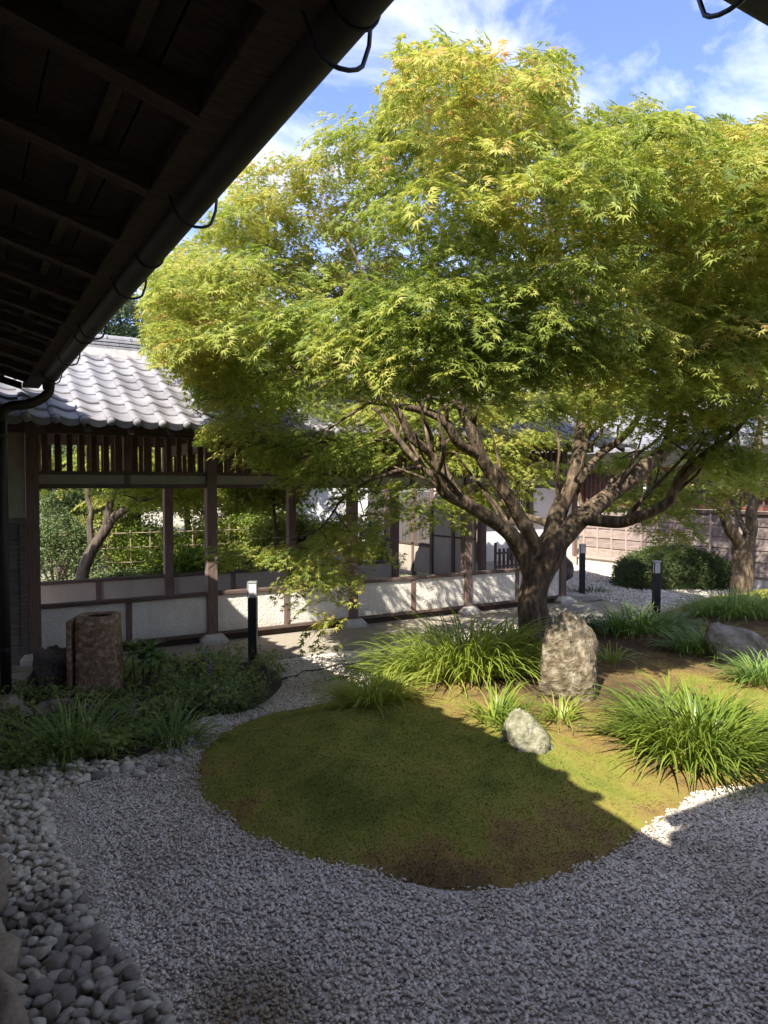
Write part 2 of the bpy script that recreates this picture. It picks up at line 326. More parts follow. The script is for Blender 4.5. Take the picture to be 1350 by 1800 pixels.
def catmull(pts, rad, k=5):
    pts = [Vector(p) for p in pts]; P = [pts[0]*2 - pts[1]] + pts + [pts[-1]*2 - pts[-2]]; o = []; ro = []
    for i in range(1, len(P) - 2):
        for j in range(k):
            t = j / k; a, b, c, d = P[i-1], P[i], P[i+1], P[i+2]
            o.append(.5 * ((2*b) + (c-a)*t + (2*a-5*b+4*c-d)*t*t + (3*b-a-3*c+d)*t**3)); ro.append(rad[i-1]*(1-t) + rad[i]*t)
    o.append(pts[-1]); ro.append(rad[-1]); return o, ro
def in_poly(x, y, poly):
    x = np.asarray(x); y = np.asarray(y); ins = np.zeros(x.shape, bool); n = len(poly)
    for i in range(n):
        x0, y0 = poly[i][:2]; x1, y1 = poly[(i+1) % n][:2]
        if y0 == y1: continue
        c = ((y0 > y) != (y1 > y)) & (x < (x1-x0) * (y-y0) / (y1-y0) + x0); ins ^= c
    return ins
def poly_dist(x, y, poly):
    d = np.full(np.shape(x), 1e9); n = len(poly)
    for i in range(n):
        a = np.array(poly[i][:2]); b = np.array(poly[(i+1) % n][:2]); ab = b - a
        t = np.clip(((x-a[0])*ab[0] + (y-a[1])*ab[1]) / (ab @ ab), 0, 1)
        d = np.minimum(d, np.hypot(x-a[0]-t*ab[0], y-a[1]-t*ab[1]))
    return np.where(in_poly(x, y, poly), d, -d)
def smooth_poly(pts, k=4):
    n = len(pts); o = []
    for i in range(n):
        a, b, c, d = [Vector(pts[(i+j-1) % n][:2]) for j in range(4)]
        for j in range(k):
            t = j / k; o.append(tuple(.5 * ((2*b) + (c-a)*t + (2*a-5*b+4*c-d)*t*t + (3*b-a-3*c+d)*t**3)))
    return o
def fnoise(x, y, s, seed=0): return np.array([mn.noise(Vector((a*s+seed, b*s-seed, seed*.37))) for a, b in zip(np.ravel(x), np.ravel(y))]).reshape(np.shape(x))

# ------------------------------------------------------------------ ground
g = MB(); g.add([(-250, -250, -.012), (250, -250, -.012), (250, 300, -.012), (-250, 300, -.012)], [(0, 1, 2, 3)])
tag(obj('ground', g, M['sand']), kind='structure')
g = MB(); g.add([(-.4, -2, -.004), (14, -2, -.004), (14, 13.2, -.004), (-.4, 13.2, -.004)], [(0, 1, 2, 3)])
gravel = tag(obj('gravel', g, M['gravel_bed']), kind='structure')

# moss mound round the maples
MO = [(345,1370),(350,1330),(390,1290),(450,1262),(520,1247),(590,1230),(640,1212),(670,1185),(710,1158),(770,1138),(850,1120),(930,1109),(990,1102),(1060,1098),(1120,1090),(1200,1066),(1260,1048),(1350,1040),(1500,1045),(1650,1120),(1650,1300),(1450,1368),(1350,1374),(1290,1385),(1215,1394),(1180,1430),(1120,1470),(1050,1512),(960,1547),(820,1564),(720,1550),(640,1530),(520,1500),(430,1460),(370,1415)]
MOP = smooth_poly([gp(*p) for p in MO], 4)
def mound_h(x, y):
    x = np.asarray(x, float); y = np.asarray(y, float); d = poly_dist(x, y, MOP); t = np.clip(d / 1.1, 0, 1)
    h = .21 * t * t * (3 - 2*t) + .035 * np.clip(d / .12, 0, 1)
    return np.where(d < 0, np.clip(d, -.1, 0) * .5, h)
def mz(x, y): return float(mound_h(np.array([x]), np.array([y]))[0])
xs = np.arange(min(p[0] for p in MOP) - .1, max(p[0] for p in MOP) + .1, .045); ys = np.arange(min(p[1] for p in MOP) - .1, max(p[1] for p in MOP) + .1, .045)
XX, YY = np.meshgrid(xs, ys); DD = poly_dist(XX, YY, MOP); HH = mound_h(XX, YY)
nz = fnoise(XX, YY, 2.2, 3) * .03 + fnoise(XX, YY, 9, 5) * .014
HH = HH + nz * np.clip(DD / .2, 0, 1)
def rag(x, y): return fnoise(x, y, 3.5, 31) * .08 + fnoise(x, y, 12, 32) * .035
def dryness(x, y, d):
    u, v, Z = proj(np.stack([x, y, np.zeros_like(x)], -1))
    edge = np.clip(1 - d / .45, 0, 1) * .20
    # thin, dry moss and bare earth under the maple; worn front rim
    c = gp(800, 1265); rocks = gp(1010, 1255); back = gp(1180, 1150)
    e1 = np.exp(-((x-rocks.x)**2 + (y-rocks.y)**2) / 1.3) * .62
    e2 = np.exp(-((x-back.x)**2 / 9 + (y-back.y)**2 / 3)) * .62
    c3 = gp(1000, 1300); e4 = np.exp(-((x-c3.x)**2 / .9 + (y-c3.y)**2 / .35)) * .0
    f = gp(850, 1500); e3 = np.exp(-((x-f.x)**2 / 1.1 + (y-f.y)**2 / .18)) * .16
    return edge + np.maximum(e1, e2) + e3 - .12
DR = dryness(XX, YY, DD) + fnoise(XX, YY, 1.3, 11) * .16 + fnoise(XX, YY, 4.3, 12) * .09
keep = DD > -.12
idx = -np.ones(XX.shape, int); sel_ = np.argwhere(keep); idx[keep] = np.arange(len(sel_))
mv = [(XX[i, j], YY[i, j], HH[i, j]) for i, j in sel_]; mf = []
for i in range(XX.shape[0]-1):
    for j in range(XX.shape[1]-1):
        q = (idx[i, j], idx[i, j+1], idx[i+1, j+1], idx[i+1, j])
        if min(q) >= 0: mf.append(tuple(int(k) for k in q))
mb = MB(); mb.v = mv; mb.f = mf
mound = obj('moss_mound', mb, M['moss'], smooth=True); tag(mound, kind='structure')
at = mound.data.attributes.new('dry', 'FLOAT', 'POINT'); at.data.foreach_set('value', DR[keep].astype(np.float32))

# moss tufts
mb = MB()
for k in range(9):
    a = rnd.uniform(0, 6.28); r0 = rnd.uniform(0, .35); c = Vector((math.cos(a)*r0, math.sin(a)*r0, 0)); b = rnd.uniform(0, 6.28); d = Vector((math.cos(b), math.sin(b), 0))
    s = Vector((-d.y, d.x, 0)) * .16; tip = c + d * rnd.uniform(.4, .8) + Vector((0, 0, rnd.uniform(.3, .6)))
    mb.add([c - s, c + s, tip], [(0, 1, 2)])
tuft = obj('moss_tuft', mb, M['moss'], mound); c = gp(640, 1380); tuft.location = (c.x, c.y, mz(c.x, c.y)); tuft.scale = (.012,) * 3
n = 150000; x = rng.uniform(.6, 7.2, n); y = rng.uniform(1.9, 6.6, n); d = poly_dist(x, y, MOP) + rag(x, y); k = d > rng.uniform(-.03, .05, n)
u, v, Z = proj(np.stack([x, y, np.full(n, .1)], -1)); k &= (u > -100) & (u < 1450) & (Z > 1.5) & (rng.uniform(0, 1, n) < np.clip(9 / Z**1.5, 0, 1))
x, y, d = x[k], y[k], d[k]; z = mound_h(x, y) + (fnoise(x, y, 2.2, 3) * .03 + fnoise(x, y, 9, 5) * .014) * np.clip(d / .2, 0, 1)
dr = dryness(x, y, d) + fnoise(x, y, 1.3, 11) * .16 + fnoise(x, y, 4.3, 12) * .09
k = rng.uniform(0, 1, len(x)) > np.clip((dr - .25) * 2.2, 0, .85)
x, y, z, dr = x[k], y[k], z[k], dr[k]; n = len(x)
scatter('moss_tufts', np.stack([x, y, z], -1), np.stack([rng.normal(0, .15, n), rng.normal(0, .15, n), rng.uniform(0, 6.28, n)], -1), rng.uniform(.006, .012, n), tuft, mound, {'dry': dr})

# planting bed on the left
BD = [(-60,1300),(-60,1375),(20,1372),(100,1358),(190,1345),(260,1325),(300,1292),(360,1262),(430,1252),(480,1225),(500,1195),(470,1168),(400,1160),(330,1160),(250,1172),(150,1200),(60,1215),(-60,1240)]
BDP = smooth_poly([gp(*p) for p in BD], 3)
mb = MB(); cx = sum(p[0] for p in BDP) / len(BDP); cy = sum(p[1] for p in BDP) / len(BDP); n = len(BDP)
for s, zz in ((.99, -.01), (.95, .02), (.85, .05), (.5, .07)): mb.v += [(cx + (p[0]-cx)*s, cy + (p[1]-cy)*s, zz) for p in BDP]
mb.v.append((cx, cy, .08))
for k in range(3):
    for j in range(n): mb.f.append((k*n+j, k*n+(j+1) % n, k*n+n+(j+1) % n, k*n+n+j))
for j in range(n): mb.f.append((3*n+j, 3*n+(j+1) % n, 4*n))
tag(obj('planting_bed', mb, M['soil'], smooth=True), kind='structure')

# washed path in front of the corridor, corridor floor
mb = B(-.3, 9.6, 7.62, 11.9, -.02, .03, .008)
tag(obj('path', mb, M['path']), kind='structure')

# gravel stones: one visible stone, scattered thickly where they can be told apart
v, f = ICO[1]; mb = MB(); r = random.Random(5)
mb.v = [tuple((p * (1 + r.uniform(-.16, .16)))) for p in v]; mb.f = list(f)
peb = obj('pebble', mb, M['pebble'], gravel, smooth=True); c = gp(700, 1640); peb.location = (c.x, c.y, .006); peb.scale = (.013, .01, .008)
def gravel_pts(n, x0, x1, y0, y1, layer):
    x = rng.uniform(x0, x1, n); y = rng.uniform(y0, y1, n)
    u, v, Z = proj(np.stack([x, y, np.zeros(n)], -1))
    k = (u > -60) & (u < 1410) & (v < 1850) & (Z > .5); x, y, Z = x[k], y[k], Z[k]
    k = (poly_dist(x, y, MOP) + rag(x, y) < rng.normal(.0, .025, len(x))) & (poly_dist(x, y, BDP) < -.01)
    k &= (rng.uniform(0, 1, len(x)) < np.clip((5.2 / Z)**1.2, 0, 1))
    return x[k], y[k], Z[k]
x, y, Z = gravel_pts(270000, .35, 8.2, .8, 7.6, 0)
x2, y2, Z2 = gravel_pts(60000, 7.0, 13.4, 5, 13, 0)
x, y, Z = np.r_[x, x2], np.r_[y, y2], np.r_[Z, Z2]; n = len(x)
dirt_and_light = np.clip(fnoise(x, y, 1.1, 21) * 1.6 + fnoise(x, y, 5, 22) * .8 + .05, 0, 1) * .4
tan = gp(520, 1210); dirt_and_light = np.maximum(dirt_and_light, np.exp(-((x-tan.x)**2 / 1.2 + (y-tan.y)**2 / .25)) * .5)
rim = poly_dist(x, y, MOP); dirt_and_light = np.clip(dirt_and_light + np.exp(-np.abs(rim) / .07) * .35, 0, 1)
c = gp(430, 1780); dirt_and_light = np.maximum(dirt_and_light, np.exp(-((x-c.x)**2 + (y-c.y)**2) / .06) * .95)
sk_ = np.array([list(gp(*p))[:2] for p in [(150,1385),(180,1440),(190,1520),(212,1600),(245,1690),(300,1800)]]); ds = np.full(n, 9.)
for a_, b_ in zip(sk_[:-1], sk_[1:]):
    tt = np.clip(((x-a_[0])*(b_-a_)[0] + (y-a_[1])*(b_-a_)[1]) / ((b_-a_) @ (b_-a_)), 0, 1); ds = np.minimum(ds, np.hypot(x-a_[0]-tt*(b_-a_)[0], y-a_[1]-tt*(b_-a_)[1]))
dirt_and_light = np.clip(dirt_and_light + np.where(x < 2.0, .12, .12 * np.exp(-(x-2.0)**2 / .5)), 0, 1) * (1 - np.exp(-(ds / .10)**2))      # left stones darkened around a painted pale streak of reflected light
far = 1 + np.clip((Z - 5) / 6, 0, 1.2)
sc = rng.uniform(.0055, .0112, n)[:, None] * np.stack([rng.uniform(.85, 1.3, n), rng.uniform(.8, 1.1, n), rng.uniform(.55, .85, n)], -1) * far[:, None]
scatter('gravel_stones', np.stack([x, y, rng.uniform(-.001, .011, n)], -1), np.stack([rng.normal(0, .5, n), rng.normal(0, .5, n), rng.uniform(0, 6.28, n)], -1), sc, peb, gravel, {'dirt_and_light': dirt_and_light})

# cobble drip strip along the veranda, and its edging stones
strip = obj('cobble_strip', B(.02, .62, .6, 6.1, -.02, .004), M['gravel_bed']); tag(strip, kind='structure')
cob = [stone_mesh('cobble', (1, 1, 1), 100 + k, 3, 8, .14, 1.3, M['cobble'], cut=.70, fine=.02) for k in range(10)]
right_edge = [gp(*p) for p in [(300,1830),(255,1760),(190,1690),(150,1620),(118,1540),(85,1480),(70,1430),(100,1390),(130,1350),(250,1345)]]
def strip_right(y):
    pts = sorted([(p.y, p.x) for p in right_edge]); ys_ = [p[0] for p in pts]; return float(np.interp(y, ys_, [p[1] for p in pts]))
pl = []
tries = 0
while len(pl) < 820 and tries < 60000:
    tries += 1
    y = rnd.uniform(1.9, 6.05); x = rnd.uniform(.17, strip_right(y) + .02); s = rnd.uniform(.023, .043) * (1.08 if y < 3.4 else .9)
    lay = 0 if len(pl) < 520 else 1
    if all((x-a)**2 + (y-b)**2 > ((s + c) * (.86 if lay == l2 else .5))**2 for a, b, c, l2 in pl): pl.append((x, y, s, lay))
pl.sort(key=lambda p: p[0]**2 + p[1]**2)
rest = MB()
for i, (x, y, s, lay) in enumerate(pl):
    rot = (rnd.gauss(0, .25), rnd.gauss(0, .25), rnd.uniform(0, 6.28)); sc = (s * rnd.uniform(1.0, 1.35), s * rnd.uniform(.8, 1.05), s * rnd.uniform(.55, .8)); z = .025 + lay * .025
    if i < 300:
        link('cobble', cob[i % 10], strip, (x, y, z), rot, sc)
    else:
        me = cob[i % 10]; mtx = Matrix.LocRotScale(Vector((x, y, z)), Matrix.Rotation(rot[2], 3, 'Z').to_quaternion(), Vector(sc))
        rest.add([mtx @ q.co for q in me.vertices], [tuple(p.vertices) for p in me.polygons])
o = obj('cobbles', rest, M['cobble'], strip, smooth=True); o['kind'] = 'stuff'
es = [stone_mesh('edging_stone', (1, 1, 1), 300 + k, 3, 8, .08, 1.4, M['tan'], cut=.7) for k in range(5)]
y = 1.5; i = 0
while y < 6.2:
    s = rnd.uniform(.08, .15); link('edging_stone', es[i % 5], strip, (.085 + rnd.uniform(-.015, .02) , y + s, .07), (rnd.gauss(0, .1), rnd.gauss(0, .1), rnd.gauss(0, .15)), (rnd.uniform(.08, .11), s, rnd.uniform(.07, .1))); y += s * 1.75; i += 1
# stones along the edge of the bed
for k, (u, v) in enumerate([(300,1352),(275,1362),(325,1345),(350,1335),(372,1328),(392,1318),(410,1308),(428,1300),(446,1290),(470,1283),(232,1358),(205,1362),(255,1370),(180,1372),(158,1366),(288,1340),(340,1350),(385,1308),(440,1303),(360,1345),(400,1330),(130,1372),(110,1362),(85,1382)]):
    p = gp(u * .96, v - 4); s = rnd.uniform(.03, .05)
    if poly_dist(np.array([p.x]), np.array([p.y]), MOP)[0] > -.12: continue
    link('cobble', cob[(k*3) % 10], strip, (p.x, p.y, .02), (0, 0, rnd.uniform(0, 6)), (s*1.2, s, s*.7))

# ------------------------------------------------------------------ covered corridor
cor = thing('covered_corridor', 'long open timber corridor with low plaster walls and silver tiled roof across the garden', 'corridor', (0, 0, 0))
NX = [.71 + 2.03 * k for k in range(5)]
YN, YB = 8.85, 11.0
pm = MB().box(-.065, .065, -.065, .065, 0, 2.62, .008).mesh('post', M['post'])
stone = MB(); w0, w1 = .16, .11
stone.add([(-w0,-w0,0),(w0,-w0,0),(w0,w0,0),(-w0,w0,0),(-w0,-w0,.05),(w0,-w0,.05),(w0,w0,.05),(-w0,w0,.05),(-w1,-w1,.11),(w1,-w1,.11),(w1,w1,.11),(-w1,w1,.11)],
    [(0,1,5,4),(1,2,6,5),(2,3,7,6),(3,0,4,7),(4,5,9,8),(5,6,10,9),(6,7,11,10),(7,4,8,11),(8,9,10,11)])
stone = stone.mesh('post_stone', M['stone_base'])
for Y in (YN, YB):
    for X in NX:
        link('post', pm, cor, (X, Y, .10)); link('post_stone', stone, cor, (X, Y, .031), (0, 0, rnd.uniform(-.06, .06)))
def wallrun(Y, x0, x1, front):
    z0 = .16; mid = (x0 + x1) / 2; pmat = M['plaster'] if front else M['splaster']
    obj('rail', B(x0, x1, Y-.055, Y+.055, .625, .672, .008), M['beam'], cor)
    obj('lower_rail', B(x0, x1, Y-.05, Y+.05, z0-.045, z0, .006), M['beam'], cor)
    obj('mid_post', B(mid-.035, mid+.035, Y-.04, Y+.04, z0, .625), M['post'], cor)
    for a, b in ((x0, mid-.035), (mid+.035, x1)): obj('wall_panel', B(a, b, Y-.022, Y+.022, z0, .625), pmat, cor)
    if front: obj('shade_gap_sill', B(x0, x1, Y+.02, Y+.07, .03, z0-.045), M['rafter'], cor)  # dark sill timber also stands in for the shadowed void under the wall
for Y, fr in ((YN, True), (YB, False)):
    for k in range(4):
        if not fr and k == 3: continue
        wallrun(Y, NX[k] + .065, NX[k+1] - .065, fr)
    for k in range(4):
        a, b = NX[k] + .065, NX[k+1] - .065; mid = (a+b)/2
        obj('lintel', B(a, b, Y-.05, Y+.05, 1.985, 2.035, .005), M['beam'], cor)
        obj('upper_rail', B(a, b, Y-.05, Y+.05, 2.145, 2.185, .005), M['beam'], cor)
        obj('mid_post', B(mid-.035, mid+.035, Y-.045, Y+.045, 2.035, 2.145), M['post'], cor)
        obj('mid_post', B(mid-.035, mid+.035, Y-.045, Y+.045, 2.185, 2.6), M['post'], cor)
        for c, d in ((a, mid-.035), (mid+.035, b)):
            obj('plaster_strip', B(c, d, Y-.02, Y+.02, 2.035, 2.145), M['yplaster'], cor)
            ns = 7; st = (d - c) / ns
            sl = MB().box(-.031, .031, -.015, .015, 0, .42).mesh('slat', M['slat']) if 'slat' not in globals() else slat
            slat = sl
            for q in range(ns):
                link('slat', slat, cor, (c + st * (q + .5) + rnd.uniform(-.004, .004), Y, 2.183))
    obj('wall_plate', B(NX[0]-1.6, NX[4] + .7, Y-.06, Y+.06, 2.6, 2.74, .01), M['beam'], cor)
for k in range(5): obj('cross_beam', B(NX[k]-.05, NX[k]+.05, YN+.07, YB-.07, 2.45, 2.6, .008), M['beam'], cor)
# roof
EY, RY, EZ = 7.95, 9.93, 2.70
SL = .53; SA = math.atan(SL); RZ = EZ + (RY - EY) * SL
RX0, RX1 = -1.6, 9.62
roof = MB(); roof.add([(RX0, EY+.03, EZ-.015), (RX1, EY+.03, EZ-.015), (RX1, RY, RZ-.03), (RX0, RY, RZ-.03), (RX0, EY+.03, EZ-.05), (RX1, EY+.03, EZ-.05), (RX1, RY, RZ-.07), (RX0, RY, RZ-.07)],
    [(0, 1, 2, 3), (7, 6, 5, 4), (0, 4, 5, 1), (1, 5, 6, 2), (3, 7, 4, 0)])
B2 = 2*RY - EY
roof.add([(RX0, B2-.03, EZ-.015), (RX1, B2-.03, EZ-.015), (RX1, RY, RZ-.031), (RX0, RY, RZ-.031), (RX0, B2-.03, EZ-.05), (RX1, B2-.03, EZ-.05), (RX1, RY, RZ-.071), (RX0, RY, RZ-.071)],
    [(3, 2, 1, 0), (4, 5, 6, 7), (1, 5, 4, 0), (2, 6, 5, 1)])
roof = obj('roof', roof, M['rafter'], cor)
for k in range(26):
    x = RX0 + .2 + k * .43
    t = MB().add([(x-.028, EY+.04, EZ-.13), (x+.028, EY+.04, EZ-.13), (x+.028, RY, RZ-.15), (x-.028, RY, RZ-.15), (x-.028, EY+.04, EZ-.052), (x+.028, EY+.04, EZ-.052), (x+.028, RY, RZ-.073), (x-.028, RY, RZ-.073)],
        [(0, 3, 2, 1), (0, 1, 5, 4), (1, 2, 6, 5), (3, 0, 4, 7), (4, 5, 6, 7)])
    obj('rafter', t, M['rafter'], roof)
def pantile(w, ln, eave=False):
    """one S-shaped tile: roll on the left, pan on the right; lower edge at y=0, runs up +y"""
    prof = []
    for i in range(13):
        u = i / 12
        if u < .30: z = .036 * math.sin(math.pi * (u + .06) / .42) + .004
        else:
            q = (u - .30) / .70; z = .026 * (1 - q) ** 2 - .016 * math.sin(math.pi * q) + .004 * q
        prof.append((u * w * 1.03, z))
    th = .018; mb = MB(); n = len(prof)
    for y, dz in ((0, .022), (.012, .026), (ln, .0)):
        mb.v += [(a, y, b + dz) for a, b in prof]
    mb.v += [(a, 0, b + .022 - th) for a, b in prof]
    for i in range(n-1):
        mb.f += [(i, i+1, n+i+1, n+i), (n+i, n+i+1, 2*n+i+1, 2*n+i), (3*n+i, 3*n+i+1, i+1, i)]
    mb.f += [(0, n, 2*n, 3*n)]
    if eave:   # hanging lip and round boss
        m0 = len(mb.v); mb.v += [(a, -.004, b + .02) for a, b in prof[3:]] + [(a, -.004, min(b, .03) - .045 - .012 * math.sin(math.pi * i / (n-4))) for i, (a, b) in enumerate(prof[3:])]
        k = n - 3
        for i in range(k-1): mb.f.append((m0+i, m0+k+i, m0+k+i+1, m0+i+1))
        cxx, czz, rr = .13 * w / .27 * .36, .012, .043
        rings = [(rr, -.002), (rr, -.03), (rr*.85, -.042), (rr*.45, -.05)]; m0 = len(mb.v)
        for r_, yy in rings: mb.v += [(cxx + r_*math.cos(2*math.pi*j/14), yy, czz + r_*math.sin(2*math.pi*j/14)) for j in range(14)]
        for a in range(3):
            for j in range(14): mb.f.append((m0+a*14+j, m0+a*14+(j+1) % 14, m0+(a+1)*14+(j+1) % 14, m0+(a+1)*14+j))
        mb.f.append(tuple(m0+42+j for j in range(14)))
    return mb.mesh('tile' if not eave else 'eave_tile', M['tile'], True)
TW, NR = .266, 9
run = math.hypot(RY - EY, RZ - EZ) - .02; TL = run / NR
tmesh, emesh = pantile(TW, TL + .03), pantile(TW, TL + .03, True)
cols = int((RX1 - RX0) / TW)
cnt = 0; restt = MB()
for i in range(cols):
    x = RX0 + i * TW + .02
    for r_ in range(NR):
        s = r_ * TL - .03; loc = (x, EY + s * math.cos(SA), EZ + s * math.sin(SA)); me = emesh if r_ == 0 else tmesh
        if 4 <= i < 4 + 33:
            link('eave_tile' if r_ == 0 else 'tile', me, roof, loc, (SA + rnd.gauss(0, .008), rnd.gauss(0, .006), rnd.gauss(0, .008))); cnt += 1
        else:
            mt = Matrix.Translation(loc) @ Matrix.Rotation(SA, 4, 'X'); restt.add([mt @ q.co for q in me.vertices], [tuple(p.vertices) for p in me.polygons])
for i in range(cols):       # back slope
    x = RX0 + i * TW + .02
    for r_ in range(NR):
        s = r_ * TL - .03; mt = Matrix.Translation((x + TW, B2 - s * math.cos(SA), EZ + s * math.sin(SA))) @ Matrix.Rotation(math.pi, 4, 'Z') @ Matrix.Rotation(SA, 4, 'X')
        restt.add([mt @ q.co for q in tmesh.vertices], [tuple(p.vertices) for p in tmesh.polygons])
o = obj('tiles', restt, M['tile'], roof, smooth=True); o['kind'] = 'stuff'
rt = MB().box(0, .296, -.11, .11, 0, .034, .004).mesh('ridge_tile', M['ridge']); rt2 = MB().box(0, .296, -.095, .095, 0, .034, .004).mesh('ridge_tile', M['ridge'])
capm = MB()
for xx in (0, .02, .29): capm.v += [(xx, math.cos(math.pi*j/8) * (.088 if xx < .01 else .08), math.sin(math.pi*j/8) * (.07 if xx < .01 else .062)) for j in range(9)]
for a in range(2):
    for j in range(8): capm.f.append((a*9+j, a*9+j+1, a*9+9+j+1, a*9+9+j))
capm.f.append(tuple(range(9))); capm = capm.mesh('cap_tile', M['ridge'], False)
obj('ridge_bed', B(RX0, RX1, RY-.13, RY+.13, RZ-.06, RZ+.045), M['stone_base'], roof)
for i in range(int((RX1 - RX0) / .3)):
    for c in range(3): link('ridge_tile', rt if c < 1 else rt2, roof, (RX0 + i*.3 + (.15 if c % 2 else 0) , RY, RZ + .047 + c * .046))
    link('cap_tile', capm, roof, (RX0 + i*.3, RY, RZ + .182))
g_ = MB()      # gable end boards
g_.add([(RX1, EY+.05, EZ-.07), (RX1, RY, RZ-.1), (RX1, B2-.05, EZ-.07), (RX1, B2-.05, EZ+.0), (RX1, RY, RZ+.03), (RX1, EY+.05, EZ+.0)] +
      [(RX1+.03, EY+.05, EZ-.07), (RX1+.03, RY, RZ-.1), (RX1+.03, B2-.05, EZ-.07), (RX1+.03, B2-.05, EZ+.0), (RX1+.03, RY, RZ+.03), (RX1+.03, EY+.05, EZ+.0)],
      [(0,1,4,5),(1,2,3,4),(11,10,7,6),(10,9,8,7),(0,6,7,1),(1,7,8,2),(5,4,10,11),(4,3,9,10)])
obj('barge_board', g_, M['beam'], cor)
# closed end by the house: plaster over boards
obj('end_plaster', B(-.6, .64, YN-.02, YN+.02, 1.66, 2.6), M['yplaster'], cor)
obj('end_rail', B(-.6, .642, YN-.05, YN+.03, 1.60, 1.66, .005), M['board'], cor)
for k in range(6):
    z = .13 + k * .245; t = MB().add([(-.6, YN-.045, z), (.642, YN-.045, z), (.642, YN-.028, z+.25), (-.6, YN-.028, z+.25), (-.6, YN-.01, z), (.642, YN-.01, z), (.642, YN-.01, z+.25), (-.6, YN-.01, z+.25)], [(0,1,2,3),(0,4,5,1),(1,5,6,2),(3,2,6,7)])
    obj('board', t, M['board'], cor)
obj('end_batten', B(.57, .64, YN-.075, YN-.046, .1, 1.6), M['board'], cor)
obj('end_foot', B(-.6, .64, YN-.07, YN, .03, .125), M['board'], cor)

# side wing going back from the corridor's far end
wing = thing('side_wing', 'tall beige plaster partition with dark crossrails behind the right end of the corridor', 'wall')
for a, b in ((11.1, 11.75), (11.83, 12.5)):
    for z0, z1 in ((.15, .95), (.99, 1.9), (1.94, 2.6)):
        obj('wall_panel', B(8.72, 8.77, a, b, z0, z1), M['splaster'], wing)
    for z in (.11, .95, 1.9): obj('crossrail', B(8.715, 8.775, a, b, z, z+.04), M['beam'], wing)
for y in (11.79, 12.56): obj('post', B(8.69, 8.80, y-.05, y+.05, .03, 2.6, .006), M['post'], wing)
obj('low_panel', B(8.72, 8.77, 12.62, 14.5, .12, .72), M['splaster'], wing); obj('low_rail', B(8.70, 8.79, 12.62, 14.5, .72, .77), M['beam'], wing)
for y in (13.3, 14.5): obj('post', B(8.70, 8.79, y-.04, y+.04, .03, 2.5), M['post'], wing)

# entrance building behind, white plaster
ent = thing('entrance_building', 'white plastered entrance building with dark timber posts behind the maple trunk', 'building')
obj('wall', B(9.4, 13.55, 13.1, 13.3, .25, 1.15), M['white'], ent); obj('foundation', B(9.3, 13.55, 13.04, 13.3, 0, .25), M['stone_base'], ent)
obj('upper_wall', B(12.1, 13.55, 13.12, 13.3, 1.15, 2.7), M['white'], ent)
obj('dark_lattice', B(9.4, 11.4, 13.16, 13.2, 1.15, 2.7), M['board'], ent)
for x in (9.4, 10.4, 11.4, 12.0, 13.5): obj('post', B(x-.06, x+.06, 13.03, 13.16, .25, 2.8), M['post'], ent)
obj('window_sill', B(9.4, 13.5, 13.0, 13.09, 1.13, 1.19), M['beam'], ent)
for k in range(7): obj('slat', B(11.5 + k*.07, 11.53 + k*.07, 13.14, 13.18, 1.2, 2.6), M['slat'], ent)
t = MB().add([(9, 12.2, 2.85), (14, 12.2, 2.85), (14, 15, 4.4), (9, 15, 4.4), (9, 12.2, 2.78), (14, 12.2, 2.78), (14, 15, 4.3), (9, 15, 4.3)], [(0,1,2,3),(7,6,5,4),(0,4,5,1),(1,5,6,2),(3,7,4,0)])
obj('roof', t, M['tile'], ent)
# small wooden railing gate in front of it
gt = thing('wooden_gate', 'small dark wooden picket gate before the white wall left of the maple trunk', 'gate', gp(888, 1012) + Vector((0, 0, 0)), R(4))
for k in range(6): obj('picket', B(-.33 + k*.13, -.28 + k*.13, -.02, .02, .1, .62 + (.14 if k == 0 else 0)), M['beam'], gt)
for z in (.2, .5): obj('gate_rail', B(-.36, .42, -.04, -.021, z, z+.05), M['beam'], gt)

# ------------------------------------------------------------------ boarded building on the right
rb = thing('boarded_building', 'long sun bleached building clad in horizontal boards with red brown lattice windows', 'building')
XW = 13.6
obj('foundation', B(XW-.04, XW+.2, 3, 13.0, 0, .22), M['stone_base'], rb)
obj('sill', B(XW-.09, XW+.05, 3, 13.0, .22, .28, .005), M['batten'], rb)
for k in range(5):
    z = .28 + k * .235
    for j in range(5):
        ya, yb = 3.0 + j * 2.0, 5.0 + j * 2.0 - .004
        t = MB().add([(XW-.035, ya, z), (XW-.035, yb, z), (XW-.012, yb, z+.235), (XW-.012, ya, z+.235), (XW+.02, ya, z), (XW+.02, yb, z)], [(3,2,1,0),(0,1,5,4),(2,3,4,5)])
        obj('board', t, M['greyboard'], rb)
for k in range(23): obj('batten', B(XW-.062, XW-.036, 3.1 + k*.44, 3.135 + k*.44, .28, 1.45), M['batten'], rb)
obj('rail', B(XW-.08, XW+.05, 3, 13.0, 1.455, 1.52, .005), M['beam'], rb)
for j in range(5):
    ya = 3.1 + j * 2.0
    wn_ = obj('window', B(XW+.04, XW+.07, ya, ya+1.84, 1.53, 2.45), M['board'], rb)
    obj('frame', MB().box(XW-.03, XW+.03, ya, ya+.06, 1.52, 2.46).box(XW-.03, XW+.03, ya+1.78, ya+1.84, 1.52, 2.46).box(XW-.029, XW+.029, ya+.06, ya+1.78, 1.53, 1.6).box(XW-.029, XW+.029, ya+.06, ya+1.78, 2.38, 2.45), M['redwood'], wn_)
    for q in range(11): obj('bar', B(XW-.015, XW+.015, ya+.18+q*.145, ya+.21+q*.145, 1.6, 2.38), M['redwood'], wn_)
obj('upper_wall', B(XW, XW+.1, 3, 13.0, 2.46, 2.9), M['white'], rb)
